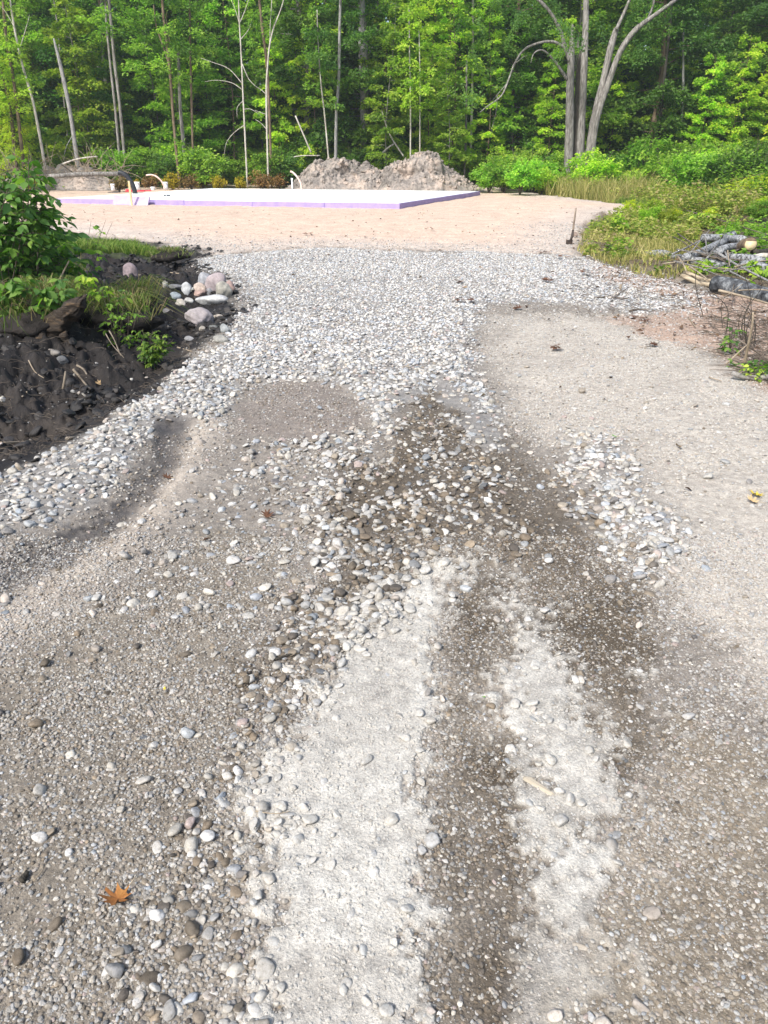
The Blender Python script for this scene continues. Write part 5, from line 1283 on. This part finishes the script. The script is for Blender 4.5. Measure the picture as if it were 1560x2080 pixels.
# ------------------------------------------------------------------ fallen leaves and bits on the driveway
def flat_leaf(outline, mat, curl=.25, thick=0):
    n = len(outline); V = [(0, 0, 0)] + [(a, c, curl * (a * a + c * c)) for a, c in outline]
    return V, np.array([(0, i + 1, (i + 1) % n + 1) for i in range(n)])
OAK = [(0,-.55),(.05,-.3),(.2,-.28),(.42,-.34),(.26,-.14),(.24,-.05),(.56,.02),(.5,.12),(.2,.12),(.22,.24),(.44,.46),(.3,.46),(.1,.34),(.02,.62),(-.06,.36),(-.3,.5),(-.4,.42),(-.2,.22),(-.18,.12),(-.5,.14),(-.54,.02),(-.22,-.04),(-.22,-.14),(-.4,-.36),(-.18,-.28),(-.05,-.3)]
M_oak = simple('oak_leaf', [(.3,(.10,.035,.012)), (.5,(.27,.11,.03)), (.7,(.42,.22,.06))], 3.5, .5, .4, .05)
M_dleaf = simple('dead_leaf', [(.3,(.05,.022,.012)), (.6,(.13,.06,.03)), (.8,(.22,.12,.06))], 4, .7, .4, .05)
M_yleaf = simple('yellow_leaf', [(.3,(.45,.32,.03)), (.7,(.62,.48,.06))], 4, .6, .2, .05)
M_tleaf = simple('tan_leaf', [(.3,(.42,.27,.12)), (.7,(.62,.45,.25))], 4, .7, .2, .05)
def fallen(px, py, wpx, mat, label, rz, outline=OAK, curl=.7, tilt=.2, name='fallen_leaf'):
    b = gz(px, py); k = math.hypot(b.y, CAM_H) / FPX; V, F = flat_leaf(outline, mat, curl)
    V = np.array(V); V[:, 2] += .12 * np.sin(V[:, 0] * 7) * np.abs(V[:, 1])
    t = thing(name, label, 'leaf', b + Vector((0, 0, .012)), None, rz)
    o = link('blade', mesh('blade', V * wpx * k, F, mat, True), t, None, (tilt, .1, 0))
    mb = MB(); mb.tube(np.array([(0, -.5, .1), (.03, -.75, .12), (.1, -.95, .1)]) * wpx * k, [.0016, .0014, .001], 5); link('stalk', mb.mesh('stalk', M_drytwig), t)
OVAL = [(0,-.5),(.18,-.3),(.26,0),(.18,.3),(0,.55),(-.18,.3),(-.26,0),(-.18,-.3)]
fallen(241, 1832, 54, M_oak, 'curled orange-brown oak leaf on the gravel at lower left', 2.6)
fallen(203, 781, 20, M_tleaf, 'pale tan oak leaf on the black mud', .8)
fallen(335, 1405, 9, M_yleaf, 'tiny yellow leaf on the brown gravel at left', .3, OVAL)
fallen(888, 1114, 9, M_yleaf, 'tiny yellow leaf among the wet brown stones', 1.3, OVAL)
fallen(340, 974, 20, M_dleaf, 'dark brown leaf at the end of the rut', 1.1)
fallen(543, 1052, 26, M_dleaf, 'reddish brown leaf on the stones left of centre', .5)
fallen(1535, 1010, 30, M_yleaf, 'yellowed leaf sprig on the road at the right border', 1.8)
fallen(1528, 1022, 26, M_tleaf, 'tan withered leaf beside the yellowed sprig', .7)
gl = M_grassleaf = simple('green_leaf', [(.3,(.08,.2,.02)), (.7,(.15,.32,.04))], 4, .6, .2, .05)
fallen(797, 1202, 14, gl, 'small green leaf by the top of the dusty strip', .4, OVAL)
fallen(1247, 890, 11, gl, 'small green leaf on top of the right stone patch', .9, OVAL)
fallen(982, 1422, 8, gl, 'tiny green leaf on the dark strip between the dusty ones', 2.0, OVAL)
CLP = [(622,478,26,'brown leaf litter on the sand left of centre'), (945,613,34,'dark clump of dead leaves on the far gravel'), (934,576,14,'small brown leaf clump on the far gravel'), (1110,575,24,'scattered brown leaves on the far gravel at right'), (1046,629,16,'small dark clump at the corner of the packed gravel'), (872,468,14,'small brown leaf clump on the sand in the middle'), (1300,653,40,'dark leaf scraps on the sandy patch at right'), (1130,812-100,14,'dark scrap on the packed gravel at right'), (1330,705,20,'brown leaf scraps near the dead stems'), (1150,527,30,'dark leaves lying where gravel meets sand'), (1190,560,22,'reddish leaves on the gravel below the shovel'), (1105,505+10,18,'brown leaves at the edge of the sand left of the shovel')]
for q, (a, c, w_, lab) in enumerate(CLP):
    b = gz(a, c); k = math.hypot(b.y, CAM_H) / FPX; t = thing('leaf_clump', lab, 'leaves', b); r3 = random.Random(q)
    for z in range(6 if w_ > 20 else 4):
        V, F = flat_leaf(OAK, None, r3.uniform(-.1, .35)); o = link('leaf', mesh('leaf', np.array(V) * r3.uniform(.06, .10), F, M_dleaf, True), t, (r3.uniform(-.5, .5) * w_ * k, r3.uniform(-.4, .4) * w_ * k * 1.5, .02 + r3.uniform(0, .03)), (r3.uniform(-.3, .3), r3.uniform(-.3, .3), r3.uniform(0, 6)))
b = gz(1092, 1600); k = math.hypot(b.y, CAM_H) / FPX
V = np.array([(-30,-5,0),(30,-4,0),(36,3,0),(-20,6,0),(-34,2,0),(-28,-3,7),(26,-1,6),(31,2,5),(-18,4,8),(-31,1,6)], float) * k
mb = MB(); mb.add(V, [np.array([[0,1,2,3],[5,8,7,6],[0,5,6,1],[1,6,7,2],[2,7,8,3]]), np.array([[0,3,4],[5,9,8],[3,8,9],[3,9,4],[4,9,5],[4,5,0]])])
tag(link('wood_chip', mb.mesh('wood_chip', M_chip, False), None, b + Vector((0, 0, .004)), (0, 0, -.75)), 'pale splinter of wood on the right dusty strip', 'wood chip')
stick([(45, 1794), (52, 1784), (57, 1776)], 14, 'small black lump on the brown gravel at lower left', M_barkd, None, .008, cat='lump', name='lump', jit=.5)
stick([(70, 1795), (82, 1780), (90, 1768)], 3, 'pale dry root on the gravel by the black lump', M_drytwig, None, .008)
stick([(1305, 1055), (1320, 1050), (1335, 1045)], 3, 'short brown twig beside the right stone patch', M_twig, None, .01)
stick([(560, 1345), (590, 1335), (610, 1333)], 5, 'dark wet twig among the stones left of the dusty strip', M_barkd, None, .012)
stick([(520, 1655), (560, 1660), (590, 1655)], 2.5, 'pale straw at the left border of the dusty strip', M_drytwig, None, .012)
stick([(1440, 1545), (1475, 1548)], 2.5, 'tiny dark twig on the gravel at right', M_twig, None, .008)

n = 22000
x, y = sample_area(n, 2.6, 24); m = masks(x, y)
kp = rng.random(len(x)) < (.008 + .02 * m['sand'] + .012 * m['loose'] + .6 * m['pink'] + .9 * m['verge'] + .02 * m['light']) * (1 - m['mud'])
x, y = x[kp], y[kp]; m = {k: v[kp] for k, v in m.items()}; n = len(x); z = Hm(x, y, m)
mb = MB(); az = rng.uniform(0, 6.283, n)
leaf_cloud(mb, np.stack([x, y, z + .02], 1), np.stack([np.cos(az), np.sin(az), rng.normal(0, .2, n)], 1), np.stack([rng.normal(0, .5, n), rng.normal(0, .5, n), np.ones(n)], 1), rng.uniform(.02, .08, n), rng.random(n), .3, .15)
tag(link('leaf_litter', mb.mesh('leaf_litter', M_litter, False, True)), 'small brown leaf and bark scraps strewn over sand and gravel', 'leaf litter', None, 'stuff')

# ragged taller plants standing over the right verge
rv = random.Random(21)
for q in range(18):
    a = rv.uniform(1250, 1640); c = rv.uniform(402, 470) if a < 1420 else rv.uniform(405, 455); p = gz(min(a, 1640), c); k_ = rv.choice((0, 1, 1, 2, 3))
    yel = rv.random() < .35
    put_tree('weed_plant', SHRUB[1 if yel else k_], ('yellowed' if yel else 'leafy green') + ' tall weed standing over the right verge', 'weed', ('yellowed' if yel else 'leafy green') + ' tall weeds on the right verge', p, rv.uniform(0, 6), rv.uniform(.22, .45) * (.9 if yel else 1), (rv.uniform(1.25, 1.6), 1.15, .6) if yel else (rv.uniform(.7, 1.1), rv.uniform(.75, 1.05), .9), ('stem', 'foliage'))

# thin summer haze between the trees
hz = bpy.data.materials.new('haze'); hz.use_nodes = True; t = hz.node_tree; t.nodes.remove(t.nodes['Principled BSDF'])
pv = t.nodes.new('ShaderNodeVolumePrincipled'); pv.inputs['Color'].default_value = (.86, .93, .95, 1); pv.inputs['Density'].default_value = .0008; pv.inputs['Anisotropy'].default_value = .2
t.links.new(pv.outputs[0], t.nodes['Material Output'].inputs['Volume'])
mb = MB(); mb.box((0, 0, 9.5), (1100, 1100, 25.0)); o = link('haze', mb.mesh('haze', hz, False)); o['kind'] = 'stuff'
